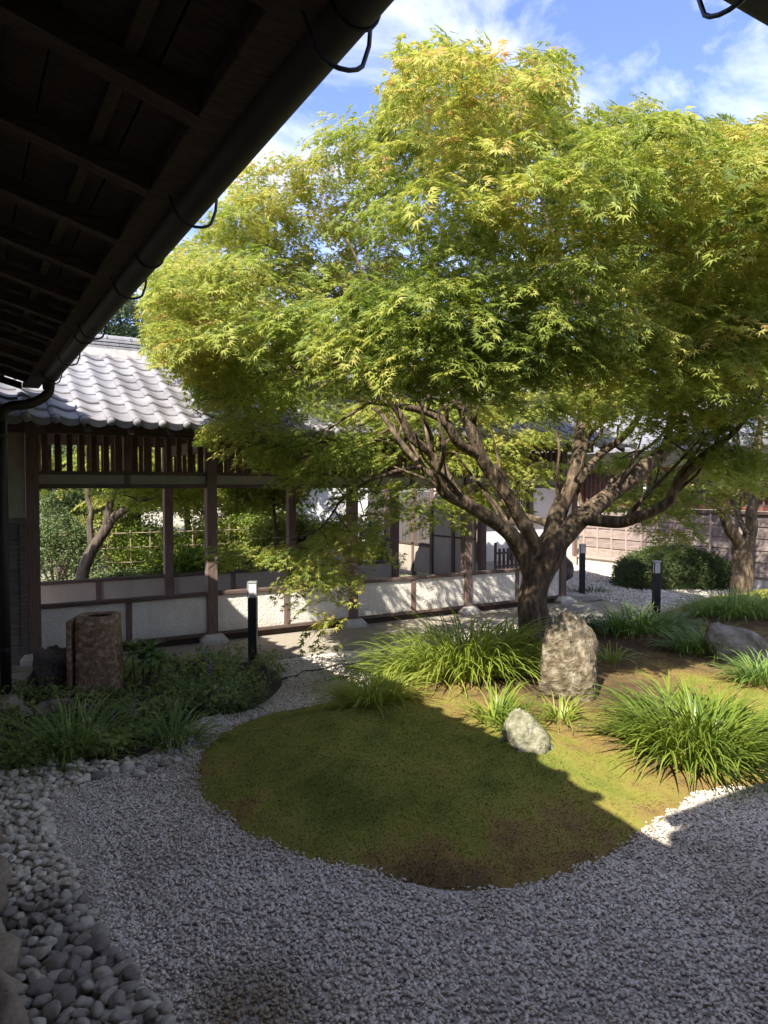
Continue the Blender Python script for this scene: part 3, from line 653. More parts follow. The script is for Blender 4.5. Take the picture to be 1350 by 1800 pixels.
t = MB().add([(XW-.9, 2.4, 2.85), (XW-.9, 13.8, 2.85), (XW+3, 13.8, 4.6), (XW+3, 2.4, 4.6), (XW-.9, 2.4, 2.78), (XW-.9, 13.8, 2.78), (XW+3, 13.8, 4.5), (XW+3, 2.4, 4.5)], [(3,2,1,0),(4,5,6,7),(0,1,5,4),(1,2,6,5),(0,4,7,3)])
obj('roof', t, M['tile'], rb)

# ------------------------------------------------------------------ main house eaves overhead (left wing, and the wing behind the camera)
hs = thing('main_house', 'dark timber house eaves with rafters and tiled roof edge overhead', 'house')
EX, EYY, EZ2, HS = .74, .90, 3.06, .285
V0 = (EX, EYY); far_ = 4.0
def hz(x=None, y=None): return EZ2 + HS * (EX - x) if x is not None else EZ2 + .15 + HS * (EYY - y)
def slab(pts, dz0, dz1):
    n = len(pts); return MB().add([(x, y, z + dz0) for x, y, z in pts] + [(x, y, z + dz1) for x, y, z in pts], [tuple(range(n-1, -1, -1)), tuple(range(n, 2*n))] + [(i, (i+1) % n, n+(i+1) % n, n+i) for i in range(n)])
lw = [(EX, EYY-.6, hz(EX)), (EX, 8.25, hz(EX)), (EX-far_, 8.25, hz(EX-far_)), (EX-far_, EYY-far_-.6, hz(EX-far_))]
bw = [(EX, EYY-.12, hz(y=EYY)), (EX-far_, EYY-far_, hz(y=EYY-far_)), (10, EYY-far_, hz(y=EYY-far_)), (10, EYY-.12, hz(y=EYY))]
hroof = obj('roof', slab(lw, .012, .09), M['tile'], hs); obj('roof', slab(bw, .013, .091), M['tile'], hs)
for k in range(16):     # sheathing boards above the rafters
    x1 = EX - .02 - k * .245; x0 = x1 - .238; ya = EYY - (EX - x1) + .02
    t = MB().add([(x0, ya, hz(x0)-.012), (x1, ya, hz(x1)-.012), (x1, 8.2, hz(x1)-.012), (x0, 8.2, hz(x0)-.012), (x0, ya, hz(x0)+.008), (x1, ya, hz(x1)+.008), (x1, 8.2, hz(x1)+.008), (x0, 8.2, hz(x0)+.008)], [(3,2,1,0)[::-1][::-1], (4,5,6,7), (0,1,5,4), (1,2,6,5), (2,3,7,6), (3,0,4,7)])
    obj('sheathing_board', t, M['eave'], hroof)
XR = EX - .165
for k in range(13):     # rafters
    y = 1.41 + k * .563
    xe = max(EX - far_ + .1, EX - 3.5); a, b = XR, xe
    t = MB().add([(a, y-.033, hz(a)-.105), (a, y+.033, hz(a)-.105), (b, y+.033, hz(b)-.105), (b, y-.033, hz(b)-.105), (a, y-.033, hz(a)-.04), (a, y+.033, hz(a)-.04), (b, y+.033, hz(b)-.04), (b, y-.033, hz(b)-.04)],
        [(0,3,2,1), (0,1,5,4), (1,2,6,5), (3,0,4,7), (2,3,7,6), (4,5,6,7)])
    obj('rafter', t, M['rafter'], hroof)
for k in range(10):     # thin battens over the rafters
    x = EX - .34 - k * .3
    obj('batten', B(x-.018, x+.018, 1.0, 8.2, hz(x)-.039, hz(x)-.015), M['eave'], hroof)
obj('fascia', B(EX-.155, EX+.0, EYY, 8.22, hz(EX)-.036, hz(EX)+.010, .004), M['eave'], hroof)
for k in range(14):
    x = 1.5 + k * .563; a, b = EYY - .1, EYY - 3.5
    t = MB().add([(x-.033, a, hz(y=a)-.105), (x+.033, a, hz(y=a)-.105), (x+.033, b, hz(y=b)-.105), (x-.033, b, hz(y=b)-.105), (x-.033, a, hz(y=a)-.0), (x+.033, a, hz(y=a)-.0), (x+.033, b, hz(y=b)-.0), (x-.033, b, hz(y=b)-.0)],
        [(0,1,2,3), (0,4,5,1), (1,5,6,2), (3,7,4,0), (2,6,7,3), (4,7,6,5)])
    obj('rafter', t, M['rafter'], hroof)
for k in range(27):     # row of eave tiles, gives the scalloped shadow
    link('eave_tile', emesh, hroof, (EX + .05, EYY + .12 + k * TW + TW, hz(EX) + .075), (0, 0, 0)).rotation_euler = Matrix.Rotation(R(90), 3, 'Z').to_euler()
for k in range(33):
    link('eave_tile', emesh, hroof, (EX + .2 + k * TW + TW, EYY - .11, hz(EX) + .225), (0, 0, R(180)))
# gutters with their hooks
def gutter(name, a, b, side, label):
    a, b = Vector(a), Vector(b); d = (b - a).normalized(); s = Vector(side); mb = MB(); n = 13; r = .06
    for p in (a, b):
        for rr in (r, r - .005):
            mb.v += [tuple(p + s * math.cos(math.pi * j / (n-1)) * rr - Vector((0, 0, 1)) * math.sin(math.pi * j / (n-1)) * rr) for j in range(n)]
    for j in range(n-1):
        mb.f += [(j, j+1, 2*n+j+1, 2*n+j), (n+j, 3*n+j, 3*n+j+1, n+j+1), (j, n+j, n+j+1, j+1), (2*n+j, 2*n+j+1, 3*n+j+1, 3*n+j)]
    mb.f += [(0, 2*n, 3*n, n), (n-1, 2*n-1, 4*n-1, 3*n-1), tuple(range(n)), tuple(range(3*n-1, 2*n-1, -1))]
    mb.tube([a + s*r, b + s*r], .007, 6); mb.tube([a - s*r, b - s*r], .005, 6)
    t = thing(name, label, 'gutter'); obj('trough', mb, M['copper'], t, smooth=True)
    ln = (b - a).length; k = .0
    for i in range(int(ln / 1.9) + 1):       # joint collars
        p = a + d * min(.32 + i * 1.9, ln - .05); mb = MB(); mb.tube([p + s * math.cos(math.pi*j/12) * .0635 - Vector((0,0,1)) * math.sin(math.pi*j/12) * .0635 for j in range(13)], .004, 6)
        obj('collar', mb, M['copper'], t)
    return t
GX = EX + .006; GZ = EZ2 - .025
gl = gutter('gutter', (GX, 1.05, GZ + .01), (GX, 7.45, GZ - .02), (1, 0, 0), 'long dark half round gutter along the left eave')
gr_ = gutter('gutter', (1.02, EYY + .055, GZ + .085), (9.8, EYY + .055, GZ + .055), (0, 1, 0), 'short visible end of dark gutter in the top right corner')
def hook(p, s, t):
    s = Vector(s); p = Vector(p); pts = [p - s * .12 + Vector((0, 0, .03)), p - s*.09 + Vector((0, 0, -.01)), p - s * .07 + Vector((0, 0, -.06))]
    pts += [p - s * .058 * math.cos(a) * 1.1 + Vector((0, 0, -.066 - .036 * math.sin(a))) for a in [math.pi * q / 8 for q in range(0, 9)]] + [p + s * .076 + Vector((0, 0, -.03)), p + s * .080 + Vector((0, 0, .015)), p + s * .06 + Vector((0, 0, .028))]
    obj('hook', MB().tube(pts, .0056, 8), M['iron'], t, smooth=True)
for k in range(6): hook((GX, 1.44 + k * 1.126, GZ), (1, 0, 0), gl)
for k in range(7): hook((1.43 + k * 1.126, EYY + .055, GZ + .085), (0, 1, 0), gr_)
# downpipe
dpz = thing('downpipe', 'dark round downpipe with swan neck at the left edge of the picture', 'downpipe')
pts, rd = catmull([(GX, 7.38, GZ-.05), (GX, 7.38, GZ-.14), (GX-.08, 7.37, GZ-.22), (.56, 7.35, GZ-.27), (.42, 7.34, GZ-.30), (.355, 7.33, GZ-.36), (.345, 7.33, GZ-.46)], [.045]*7, 5)
obj('swan_neck', MB().tube(pts, rd, 14), M['copper'], dpz, smooth=True)
obj('pipe', MB().tube([(.345, 7.33, GZ-.44), (.345, 7.33, .02)], .047, 18), M['copper'], dpz, smooth=True)
for z in (2.45, 1.5, .5): obj('bracket', MB().tube([(.345, 7.33, z), (.345, 7.33, z+.03)], .053, 16).box(.2, .345, 7.32, 7.34, z+.005, z+.02), M['iron'], dpz)
obj('outlet', MB().tube([(GX, 7.38, GZ-.02), (GX, 7.38, GZ-.12)], [.062, .05], 14), M['copper'], gl, smooth=True)
# house walls and veranda beside the camera (outside the frame)
hw = obj('wall', B(-1.6, -1.5, -2.6, 8.6, .5, 3.6), M['splaster'], hs); obj('wall', B(-1.4, 9.9, -2.6, -2.5, .5, 3.6), M['splaster'], hs)
obj('veranda_floor', B(-1.5, -.12, -2.5, 8.3, .42, .47), M['shadewood'], hs); obj('veranda_floor', B(-.12, 9.9, -2.5, -.35, .42, .47), M['shadewood'], hs)
obj('veranda_skirt', B(-.16, -.12, -.35, 8.3, 0, .42), M['board'], hs)
for y in (2.4, 4.4, 6.4, 8.2): obj('post', B(-.30, -.18, y-.06, y+.06, .47, 3.2), M['post'], hs)

# ------------------------------------------------------------------ bollard lights
def bollard(label, loc, h, shaft_m=None):
    t = thing('bollard_light', label, 'bollard light', loc, R(-31), 'black bollard lights in the garden')
    w_ = .048; hh = h - .17
    obj('shaft', B(-w_, w_, -w_, w_, -.05, hh, .008), M['iron'], t)
    obj('light_glass', B(-w_+.008, w_-.008, -w_+.008, w_-.008, hh+.002, h-.012, .003), M['lamp'], t)
    obj('cap', B(-w_-.002, w_+.002, -w_-.002, w_+.002, h-.01, h+.006, .003), M['steel'], t)
    for a, b in ((-1, -1), (1, -1), (1, 1), (-1, 1)):
        obj('corner_bar', B(a*w_-.005, a*w_+.005, b*w_-.005, b*w_+.005, hh, h-.01), M['steel'] if loc[0] < 4 else M['iron'], t)
    return t
b1 = gp(445, 1172); bollard('black bollard light nearest the corridor on the left beside the stone basin bed', (b1.x, b1.y, 0), .95)
b3 = dp(1153, 1090, 10.3); bollard('black bollard light between the grass clumps in front of the round hedge', (b3.x, b3.y, .0), .93)
b2 = dp(1023, 1040, 13.4); bollard('farthest black bollard light on the white gravel just right of the maple trunk', (b2.x, b2.y, 0), .93)

# ------------------------------------------------------------------ rocks and the stone basin
def rock(label, u, v, Z, wpx, hpx, depth, seed, m, planes=9, amp=.09, top=.75, lean=0, rz=0, sink=.12, cut=.72):
    """a rock whose foot is seen at (u, v) at distance Z, sized from its width and height there"""
    sx = wpx / FPX * Z / 2; szz = hpx / FPX * Z / 2; p = dp(u, v, Z)
    me = stone_mesh('rock', (sx, depth, szz * (1 + sink)), seed, 5, planes, amp, 1.7, m, top=top, lean=(lean, 0), cut=cut, fine=.02)
    o = link('rock', me, None, (p.x, p.y, p.z + szz * (1 - sink)), (0, 0, -YAW + rz)); tag(o, label, 'rock'); return o
rock('tall tan lichened boulder standing in front of the maple trunk', 1004, 1262, 6.05, 162, 186, .30, 41, M['rock_tan'], 12, .17, .66, -.06, .4, cut=.64)
rock('low pale green grey rock leaning in the moss before the tall boulder', 942, 1342, 4.95, 136, 100, .2, 63, M['rock_pale'], 10, .16, .55, -.14, .5, cut=.62)
rock('rugged dark rock left of the stone basin', 88, 1232, 6.85, 96, 96, .20, 77, M['rock_dark'], 8, .22, .8, .02, .3, cut=.66)
rock('flat topped pale rock behind the bright grass tuft on the left', 108, 1288, 6.2, 112, 62, .17, 91, M['rock_flat'], 8, .12, .92, 0, .1, cut=.5)
rock('weathered flat rock at the foot of the downpipe', 10, 1290, 6.1, 120, 66, .25, 98, M['rock_flat'], 8, .1, .9, 0, .4, cut=.5)
rock('long mossy rock lying between the right grass clumps', 1315, 1178, 7.4, 200, 84, .30, 118, M['rock_flat'], 9, .12, .45, -.25, -.1, cut=.62)
rock('small round stone beside the downpipe foot', 22, 1205, 7.6, 34, 36, .1, 66, M['rock_flat'], 6, .1, .8)
rock('small pale stone at the foot of the boarded corridor end', 38, 1180, 8.3, 14, 22, .05, 67, M['stone_base'], 8, .02, .9)
rock('dark mossy rock at the far corner of the corridor', 985, 1022, 12.6, 50, 46, .2, 68, M['rock_dark'], 6, .1, .8)
# basin
c = dp(176, 1235, 6.75)
bas = thing('stone_basin', 'tall square rusty granite water basin with a round hollow in its top', 'stone basin', (c.x, c.y, 0), -YAW + .12)
Hb, wb = .80, .19
mb = MB(); nseg = 48; rings = []
def sq(t, r, e=.18):
    c_, s_ = math.cos(t), math.sin(t); m_ = max(abs(c_), abs(s_)); k = r / m_; return Vector((c_*k, s_*k)) * (1 - e * (1 - m_) / .3)
prof = [(wb*1.03, 0, .08), (wb*1.02, .1, .1), (wb, .25, .1), (wb, .42, .1), (wb*.99, .6, .11), (wb*.99, Hb-.05, .12), (wb*.97, Hb-.01, .14), (wb*.93, Hb, .18)]
for r_, z, e in prof:
    ring = []
    for j in range(nseg):
        t = 2*math.pi*j/nseg; q = sq(t, r_, e); nn = 1 + .03 * mn.fractal(Vector((q.x*6, q.y*6, z*4)), 1, 2, 4)
        ring.append((q.x*nn*1.02, q.y*nn*.95, z))
    rings.append(ring)
for r_, z in ((.135, Hb-.002), (.128, Hb-.02), (.12, Hb-.08), (.1, Hb-.24), (.02, Hb-.27)):
    rings.append([(math.cos(2*math.pi*j/nseg)*r_, math.sin(2*math.pi*j/nseg)*r_*.93, z) for j in range(nseg)])
hol = rings[-4:]; rings = rings[:-3]
for r_ in rings: mb.v += r_
for k in range(len(rings)-1):
    for j in range(nseg): mb.f.append((k*nseg+j, k*nseg+(j+1) % nseg, (k+1)*nseg+(j+1) % nseg, (k+1)*nseg+j))
hm_ = MB()
for r_ in hol: hm_.v += r_
for k in range(3):
    for j in range(nseg): hm_.f.append((k*nseg+j, k*nseg+(j+1) % nseg, (k+1)*nseg+(j+1) % nseg, (k+1)*nseg+j))
hm_.f.append(tuple(3*nseg+j for j in range(nseg)))
obj('hollow', hm_, mat('hollow_shade_stone', (.02, .015, .01), (.05, .035, .025), 12, .7), bas, smooth=True)  # inner wall coloured much darker than the basin, painting in the hollow's shade
obj('basin_body', mb, M['basin'], bas, smooth=True)
obj('side_slab', MB().box(-wb*1.02-.055, -wb*1.02-.012, -.17, .20, 0, Hb-.03, .012), M['basin'], bas)
water = MB(); water.v = [(math.cos(2*math.pi*j/24)*.1, math.sin(2*math.pi*j/24)*.094, Hb-.14) for j in range(24)]; water.f = [tuple(range(24))]
obj('water', water, mat('dark_water', (.01, .012, .01), (.012, .014, .012), 3, .05, spec=.6), bas)
# stepping stones beyond the trunk
for k, (u, v, Zw, a, b_, rz, lab) in enumerate([(1035, 1058, 0, .52, .20, .1, 'flat stepping stone on the gravel farther from the corridor corner'), (1012, 1074, 0, .38, .16, -.1, 'dark stepping stone next to the corner post of the corridor'), (1033, 1090, 0, .55, .28, .3, 'wide grey paving slab between the corner post and the grass')]):
    p = gp(u, v); me = stone_mesh('stepping_stone', (a, b_, .07), 500 + k, 4, 7, .05, 1.2, M['slab'], cut=.6, fine=.005)
    tag(link('stepping_stone', me, None, (p.x, p.y, .03), (0, 0, rz - .5)), lab, 'stepping stone', 'stepping stones by the corridor end')
# thin black edging that parts the two gravels
ep = [gp(u, v, .012) for u, v in [(478,1200),(500,1192),(522,1188),(535,1180),(560,1178),(590,1170),(625,1166),(660,1150),(700,1138)]]
pts, rd = catmull(ep, [.012]*len(ep), 5)
tag(obj('garden_edging', MB().tube(pts, rd, 6), M['iron']), 'thin black edging strip curving through the gravel behind the fern', 'edging')

# ------------------------------------------------------------------ maples
def maple_leaf(mb, c, ax, side, up, s, r):
    """seven pointed lobes; ax = direction of the middle lobe"""
    angs = [0, 38, -38, 76, -76, 118, -118]; ln = [1, .9, .9, .68, .68, .38, .38]
    order = sorted(zip(angs, ln)); pts = []
    for i, (a, l_) in enumerate(order):
        if i:
            am = (a + order[i-1][0]) / 2; rr = .27
            pts.append((am, rr * 1.15, 0))
        pts.append((a, l_, 1))
    vs = [c]
    for a, l_, tip in pts:
        t = R(a); d = ax * math.cos(t) + side * math.sin(t)
        vs.append(c + d * s * l_ + up * s * ((-.16 * l_ + r.uniform(-.08, .06)) if tip else .04))
    fs = [(0, i+1, i) for i in range(1, len(vs)-1)]
    mb.add(vs, fs)
def spray_mesh(name, m, seed, nl=10, ln=.21, leaf=.040):
    r = random.Random(seed); mb = MB(); pts = []
    for i in range(7):
        t = i / 6; pts.append(Vector((ln * t, .012 * math.sin(t * 5), -.05 * t * t)))
    mb.tube(pts, [.0022 * (1 - .6 * i / 6) for i in range(7)], 3, cap=False)
    for i in range(nl):
        t = (i // 2 + .6) / (nl / 2); t = min(t, 1); b = Vector((ln * t, 0, -.05 * t * t)); sd = 1 if i % 2 else -1
        if i == nl - 1: a = r.uniform(-.2, .2)
        else: a = sd * r.uniform(.6, 1.35)
        d = Vector((math.cos(a), math.sin(a), r.uniform(-.45, .05))).normalized(); s = leaf * r.uniform(.8, 1.2)
        up = Vector((r.gauss(0, .25), r.gauss(0, .25), 1)); side = up.cross(d).normalized(); up = d.cross(side).normalized()
        maple_leaf(mb, b + d * s * 1.1, d, side, up, s * 1.35, r)
    return mb.mesh(name, m)
def clump_mesh(name, m, seed, nl=16, rad=.16, leaf=.05, asp=.45):
    r = random.Random(seed); mb = MB()
    for i in range(nl):
        d = Vector((r.gauss(0, 1), r.gauss(0, 1), r.gauss(0, .8))).normalized(); c = d * rad * r.uniform(.3, 1)
        ax = (d + Vector((r.gauss(0, .5), r.gauss(0, .5), r.gauss(0, .5) - .25))).normalized(); sd = ax.cross(Vector((r.gauss(0, .6), r.gauss(0, .6), 1))).normalized(); up = sd.cross(ax)
        s = leaf * r.uniform(.75, 1.25)
        mb.add([c, c + ax*s*.5 + sd*s*asp*.5 - up*s*.08, c + ax*s - up * s * .2, c + ax*s*.5 - sd*s*asp*.5 - up*s*.08, c + ax*s*.5 + up*s*.06], [(0, 1, 4), (1, 2, 4), (2, 3, 4), (3, 0, 4)])
    return mb.mesh(name, m)
def build_tree(name, label, cat, base, limbs, pads, barkm, leafm_mesh, nsingle=0, group=None, sil=None, opening=None, per=46, seed=1, droop=.24, centre=None, trunk_parts=True, conn_r=.014, leaf_name='leaf_spray', sizes=(.55, 1.2)):
    """limbs: list of (points, radii, k); pads: list of (centre, radius, thickness); all world space"""
    r = random.Random(seed); rg = np.random.default_rng(seed)
    t = thing(name, label, cat, base, 0, group); inv = Vector(base)
    nodes = []
    for i, (pts, rad) in enumerate(limbs):
        p2, r2 = catmull(pts, rad, 6); p2 = [p + Vector((mn.noise(p*2.3), mn.noise(p*2.3+Vector((9, 0, 0))), 0)) * min(.04, q*.5) for p, q in zip(p2, r2)]
        nm = 'trunk' if i == 0 else 'branch'
        obj(nm, MB().tube([p - inv for p in p2], r2, 14 if max(r2) > .05 else 9, wob=.22), barkm, t, smooth=True)
        for p, q in list(zip(p2, r2))[len(p2)//3 if i == 0 else 2:]: nodes.append((p.copy(), q))
    # every pad of leaves hangs on a branch of its own
    tw = MB(); order = sorted(pads, key=lambda a: min((a[0] - q[0]).length for q in nodes))
    for c, rad, th in order:
        if sil is not None and not in_poly(*proj(np.array([list(c)]))[:2], sil)[0]: continue
        best = min(nodes, key=lambda q: (q[0] - c).length + (.35 if q[0].z > c.z + .3 else 0) + (0 if q[1] > .01 else .25))
        a = best[0]; d = c - a; L_ = d.length
        if L_ < .08: continue
        mid = a + d * .45 + Vector((r.gauss(0, .09), r.gauss(0, .09), r.gauss(.03, .07))) * L_ * .8
        e = c - Vector((0, 0, .04)); r0 = min(best[1] * .75, conn_r + .007 * L_); pts, rr = catmull([a, mid, e], [r0, r0 * .75, r0 * .4], 5)
        tw.tube([p - inv for p in pts], rr, 6, cap=False)
        for p, q in list(zip(pts, rr))[2:]: nodes.append((p, q))
        for k in range(5):
            an = r.uniform(0, 6.28); q = c + Vector((math.cos(an), math.sin(an), -.15)) * rad * r.uniform(.5, .85); m_ = (e + q) / 2 + Vector((r.gauss(0, .05), r.gauss(0, .05), .03))
            if sil is not None and not in_poly(*proj(np.array([list(q)]))[:2], sil)[0]: continue
            tw.tube([e - inv, m_ - inv, q - inv], [r0*.4, r0*.3, .0025], 4, cap=False)
    o = obj('twigs', tw, barkm, t, smooth=True); o['kind'] = 'stuff'
    P, RT, S = [], [], []
    ctr = Vector(centre) if centre else Vector(base) + Vector((0, 0, 2))
    for c, rad, th in pads:
        n = max(3, int(per * (rad / .45) ** 2 * r.uniform(.6, 1.25) * (1 if c.z < 5.2 else max(.5, 1 - (c.z - 5.2) * .35))))
        q = rg.uniform(0, 1, n) ** .55 * rad; a = rg.uniform(0, 6.283, n)
        x = np.cos(a) * q; y = np.sin(a) * q; z = -droop * (q / rad) ** 2 * rad + rg.normal(0, th, n)
        P.append(np.stack([c.x + x, c.y + y, c.z + z], -1))
        out = np.arctan2(c.y - ctr.y, c.x - ctr.x); dx = np.cos(a) * q / rad + .55 * math.cos(out); dy = np.sin(a) * q / rad + .55 * math.sin(out)
        RT.append(np.stack([rg.normal(0, .32, n), .05 + .35 * (q/rad)**2 + rg.normal(0, .2, n), np.arctan2(dy, dx) + rg.normal(0, .5, n)], -1)); S.append(rg.uniform(*sizes, n))
    P, RT, S = np.concatenate(P), np.concatenate(RT), np.concatenate(S)
    tipv = np.stack([np.cos(RT[:, 2]) * np.cos(RT[:, 1]), np.sin(RT[:, 2]) * np.cos(RT[:, 1]), -np.sin(RT[:, 1])], -1) * .2
    u, v, Z = proj(P + tipv); jit = rg.normal(0, 7, (2, len(u))); keep = np.ones(len(u), bool)
    if sil is not None: keep &= in_poly(u + jit[0], v + jit[1], sil)
    if opening is not None:
        for po, zmax in opening: keep &= ~(in_poly(u + jit[0], v + jit[1], po) & (Z < zmax))
    P, RT, S, Z = P[keep], RT[keep], S[keep], Z[keep]
    u, v, Z = proj(P); vis = (u > -150) & (u < 1500) & (v > -150) & (v < 1950)
    off = (~vis) & (rg.uniform(0, 1, len(u)) > .5); P, RT, S, Z = P[~off], RT[~off], S[~off], Z[~off]
    P = P - np.array(inv)
    o_ = np.argsort(Z); ns = min(nsingle, len(P)); single = o_[:ns]; first = None
    me = leafm_mesh
    if ns == 0: single = o_[:1]
    for i in single:
        o = link(leaf_name, me, t, tuple(P[i]), tuple(RT[i]), (S[i],)*3)
        if first is None: first = o
    msk = np.ones(len(P), bool); msk[single] = False
    o = scatter('crown', P[msk], RT[msk], S[msk], first, t)
    return t
spray = spray_mesh('leaf_spray', M['maple'], 3)
def UV(l_): return [dp(u, v, Z) for u, v, Z, *_ in l_]
def lim(l_): return (UV(l_), [x[3] * (1 if x[3] > .14 else .84) for x in l_])
tb = dp(946, 1150, 7.8)
limbs = [
 lim([(950,1160,7.8,.225),(944,1120,7.8,.175),(940,1060,7.8,.160),(948,1010,7.8,.165),(962,975,7.8,.165),(978,945,7.82,.15)]),
 lim([(940,1030,7.8,.12),(926,985,7.75,.115),(905,950,7.65,.105),(880,925,7.5,.095),(852,906,7.35,.088),(818,884,7.2,.08),(784,866,7.05,.07),(767,835,6.95,.06),(760,800,6.9,.055),(724,769,6.8,.05),(704,729,6.7,.042),(675,690,6.6,.03),(640,640,6.5,.02)]),
 lim([(820,885,7.2,.05),(790,850,7.3,.045),(749,827,7.4,.04),(700,770,7.5,.034),(660,720,7.6,.03),(600,690,7.7,.024),(540,672,7.8,.018),(480,640,7.7,.012)]),
 lim([(955,985,7.8,.11),(938,955,7.75,.10),(922,918,7.7,.092),(893,870,7.6,.088),(864,831,7.5,.08),(843,800,7.4,.075),(828,755,7.3,.07),(812,715,7.2,.055),(811,675,7.1,.045),(800,620,7.0,.035),(780,560,6.9,.022),(770,500,6.9,.015)]),
 lim([(840,800,7.4,.06),(802,778,7.2,.055),(784,747,7.1,.05),(749,724,7.0,.045),(691,711,6.85,.038),(615,698,6.7,.03),(544,671,6.6,.024),(490,640,6.5,.018),(440,590,6.4,.012)]),
 lim([(812,720,7.2,.04),(775,690,7.1,.035),(735,640,7.0,.028),(700,580,6.9,.022),(650,500,6.9,.016),(610,420,6.9,.01)]),
 lim([(965,975,7.8,.14),(972,940,7.85,.13),(985,895,7.9,.115),(1008,844,7.95,.10),(1020,797,8.0,.095),(1028,740,8.0,.09),(1030,700,8.0,.07),(1035,640,8.0,.055),(1020,560,7.9,.042),(990,470,7.9,.03),(960,380,7.9,.02),(930,280,7.9,.012)]),
 lim([(1030,720,8.0,.06),(1015,660,7.7,.045),(980,610,7.4,.035),(930,560,7.1,.025),(900,500,6.9,.015)]),
 lim([(1012,850,7.95,.07),(1038,817,8.0,.055),(1063,793,8.05,.05),(1103,762,8.1,.045),(1130,720,8.2,.035),(1170,640,8.3,.025),(1200,540,8.4,.015)]),
 lim([(972,965,7.8,.14),(997,938,7.8,.13),(1028,907,7.85,.125),(1063,875,7.95,.11),(1110,840,8.1,.105),(1154,805,8.2,.095),(1193,775,8.3,.085),(1244,770,8.4,.06),(1300,730,8.4,.045),(1350,660,8.4,.03)]),
 lim([(1030,910,7.8,.09),(1055,915,7.6,.085),(1095,917,7.4,.075),(1134,903,7.2,.065),(1173,883,7.1,.055),(1189,852,7.0,.05),(1232,805,6.8,.045),(1290,760,6.6,.03),(1340,700,6.4,.02)]),
 lim([(985,930,7.9,.06),(950,915,8.2,.05),(905,900,8.5,.04),(880,870,8.8,.03),(860,820,9.0,.018)]),
 lim([(740,820,7.35,.03),(690,830,7.2,.024),(640,850,7.05,.018),(600,880,6.95,.014),(560,930,6.85,.01),(480,960,6.8,.007)]),
 lim([(1160,810,8.2,.05),(1180,740,8.0,.04),(1200,660,7.7,.03),(1240,580,7.4,.02),(1260,480,7.2,.012)]),
]
SIL = [(250,520),(262,480),(285,445),(330,425),(345,395),(372,385),(380,340),(415,315),(430,290),(470,268),(520,262),(545,238),(540,205),(560,188),(600,200),(625,215),(655,190),(672,205),(675,150),(680,95),(700,62),(745,70),(790,52),(835,60),(868,78),(878,110),(884,178),(902,190),(912,130),(935,92),(950,72),(985,55),(990,90),(1020,108),(1025,140),(1005,165),(1018,205),(1040,222),(1052,205),(1075,185),(1110,172),(1170,172),(1195,190),(1235,195),(1260,215),(1290,205),(1300,235),(1350,200),(1700,150),(1700,950),
 (1250,880),(1180,900),(1000,880),(850,930),(700,985),(640,1010),(610,1140),(560,1150),(480,1050),(340,990),(300,900),(480,870),(520,845),(400,800),(345,770),(350,735),(320,650),(265,620),(258,580)]
OPN = [([(655,765),(720,735),(800,725),(870,745),(1000,750),(1080,785),(1190,815),(1240,850),(1170,905),(1240,1010),(1000,1060),(900,1060),(850,960),(740,900),(660,830)], 7.95),
       ([(690,860),(850,880),(1000,900),(1200,900),(1250,1000),(900,1100),(640,1010)], 20)]
pads = []
rp_ = random.Random(21); Cc = Vector((.75, 7.5, 4.35))     # crown centre in (right, ahead, up)
RtH = Rt; FwH = Vector((math.sin(YAW), math.cos(YAW), 0))
def cw(x, y, z): return RtH * x + FwH * y + Vector((0, 0, z))
tries = 0
while len(pads) < 370 and tries < 20000:
    tries += 1
    d = Vector((rp_.gauss(0, 1), rp_.gauss(0, 1), rp_.gauss(0, 1))).normalized(); q = rp_.uniform(.6, 1) ** .6
    x, y, z = d.x * q * 3.5, d.y * q * 3.2, d.z * q * 2.35
    if z < -1.25 - .2 * rp_.random(): continue
    x += .55; y += 7.15; z += 4.35
    if y < 6.6 and z < 2.95: continue
    if y < 5.1 and x < .1: continue
    P_ = cw(x, y, z)
    if P_.y > 7.9 and P_.z < 3.9: continue
    if P_.x < 1.2: continue
    u, v, Z = proj(np.array([list(P_)])); 
    if not in_poly(u, v, SIL)[0]: continue
    if any((P_ - a[0]).length < .33 for a in pads): continue
    pads.append((P_, rp_.uniform(.34, .56), .045))
def extra(u, v, Z, rad=.42, th=.05):
    if Z < 6.2 and v < 720 and u > 650: Z *= .88
    pads.append((dp(u, v, Z), rad, th))
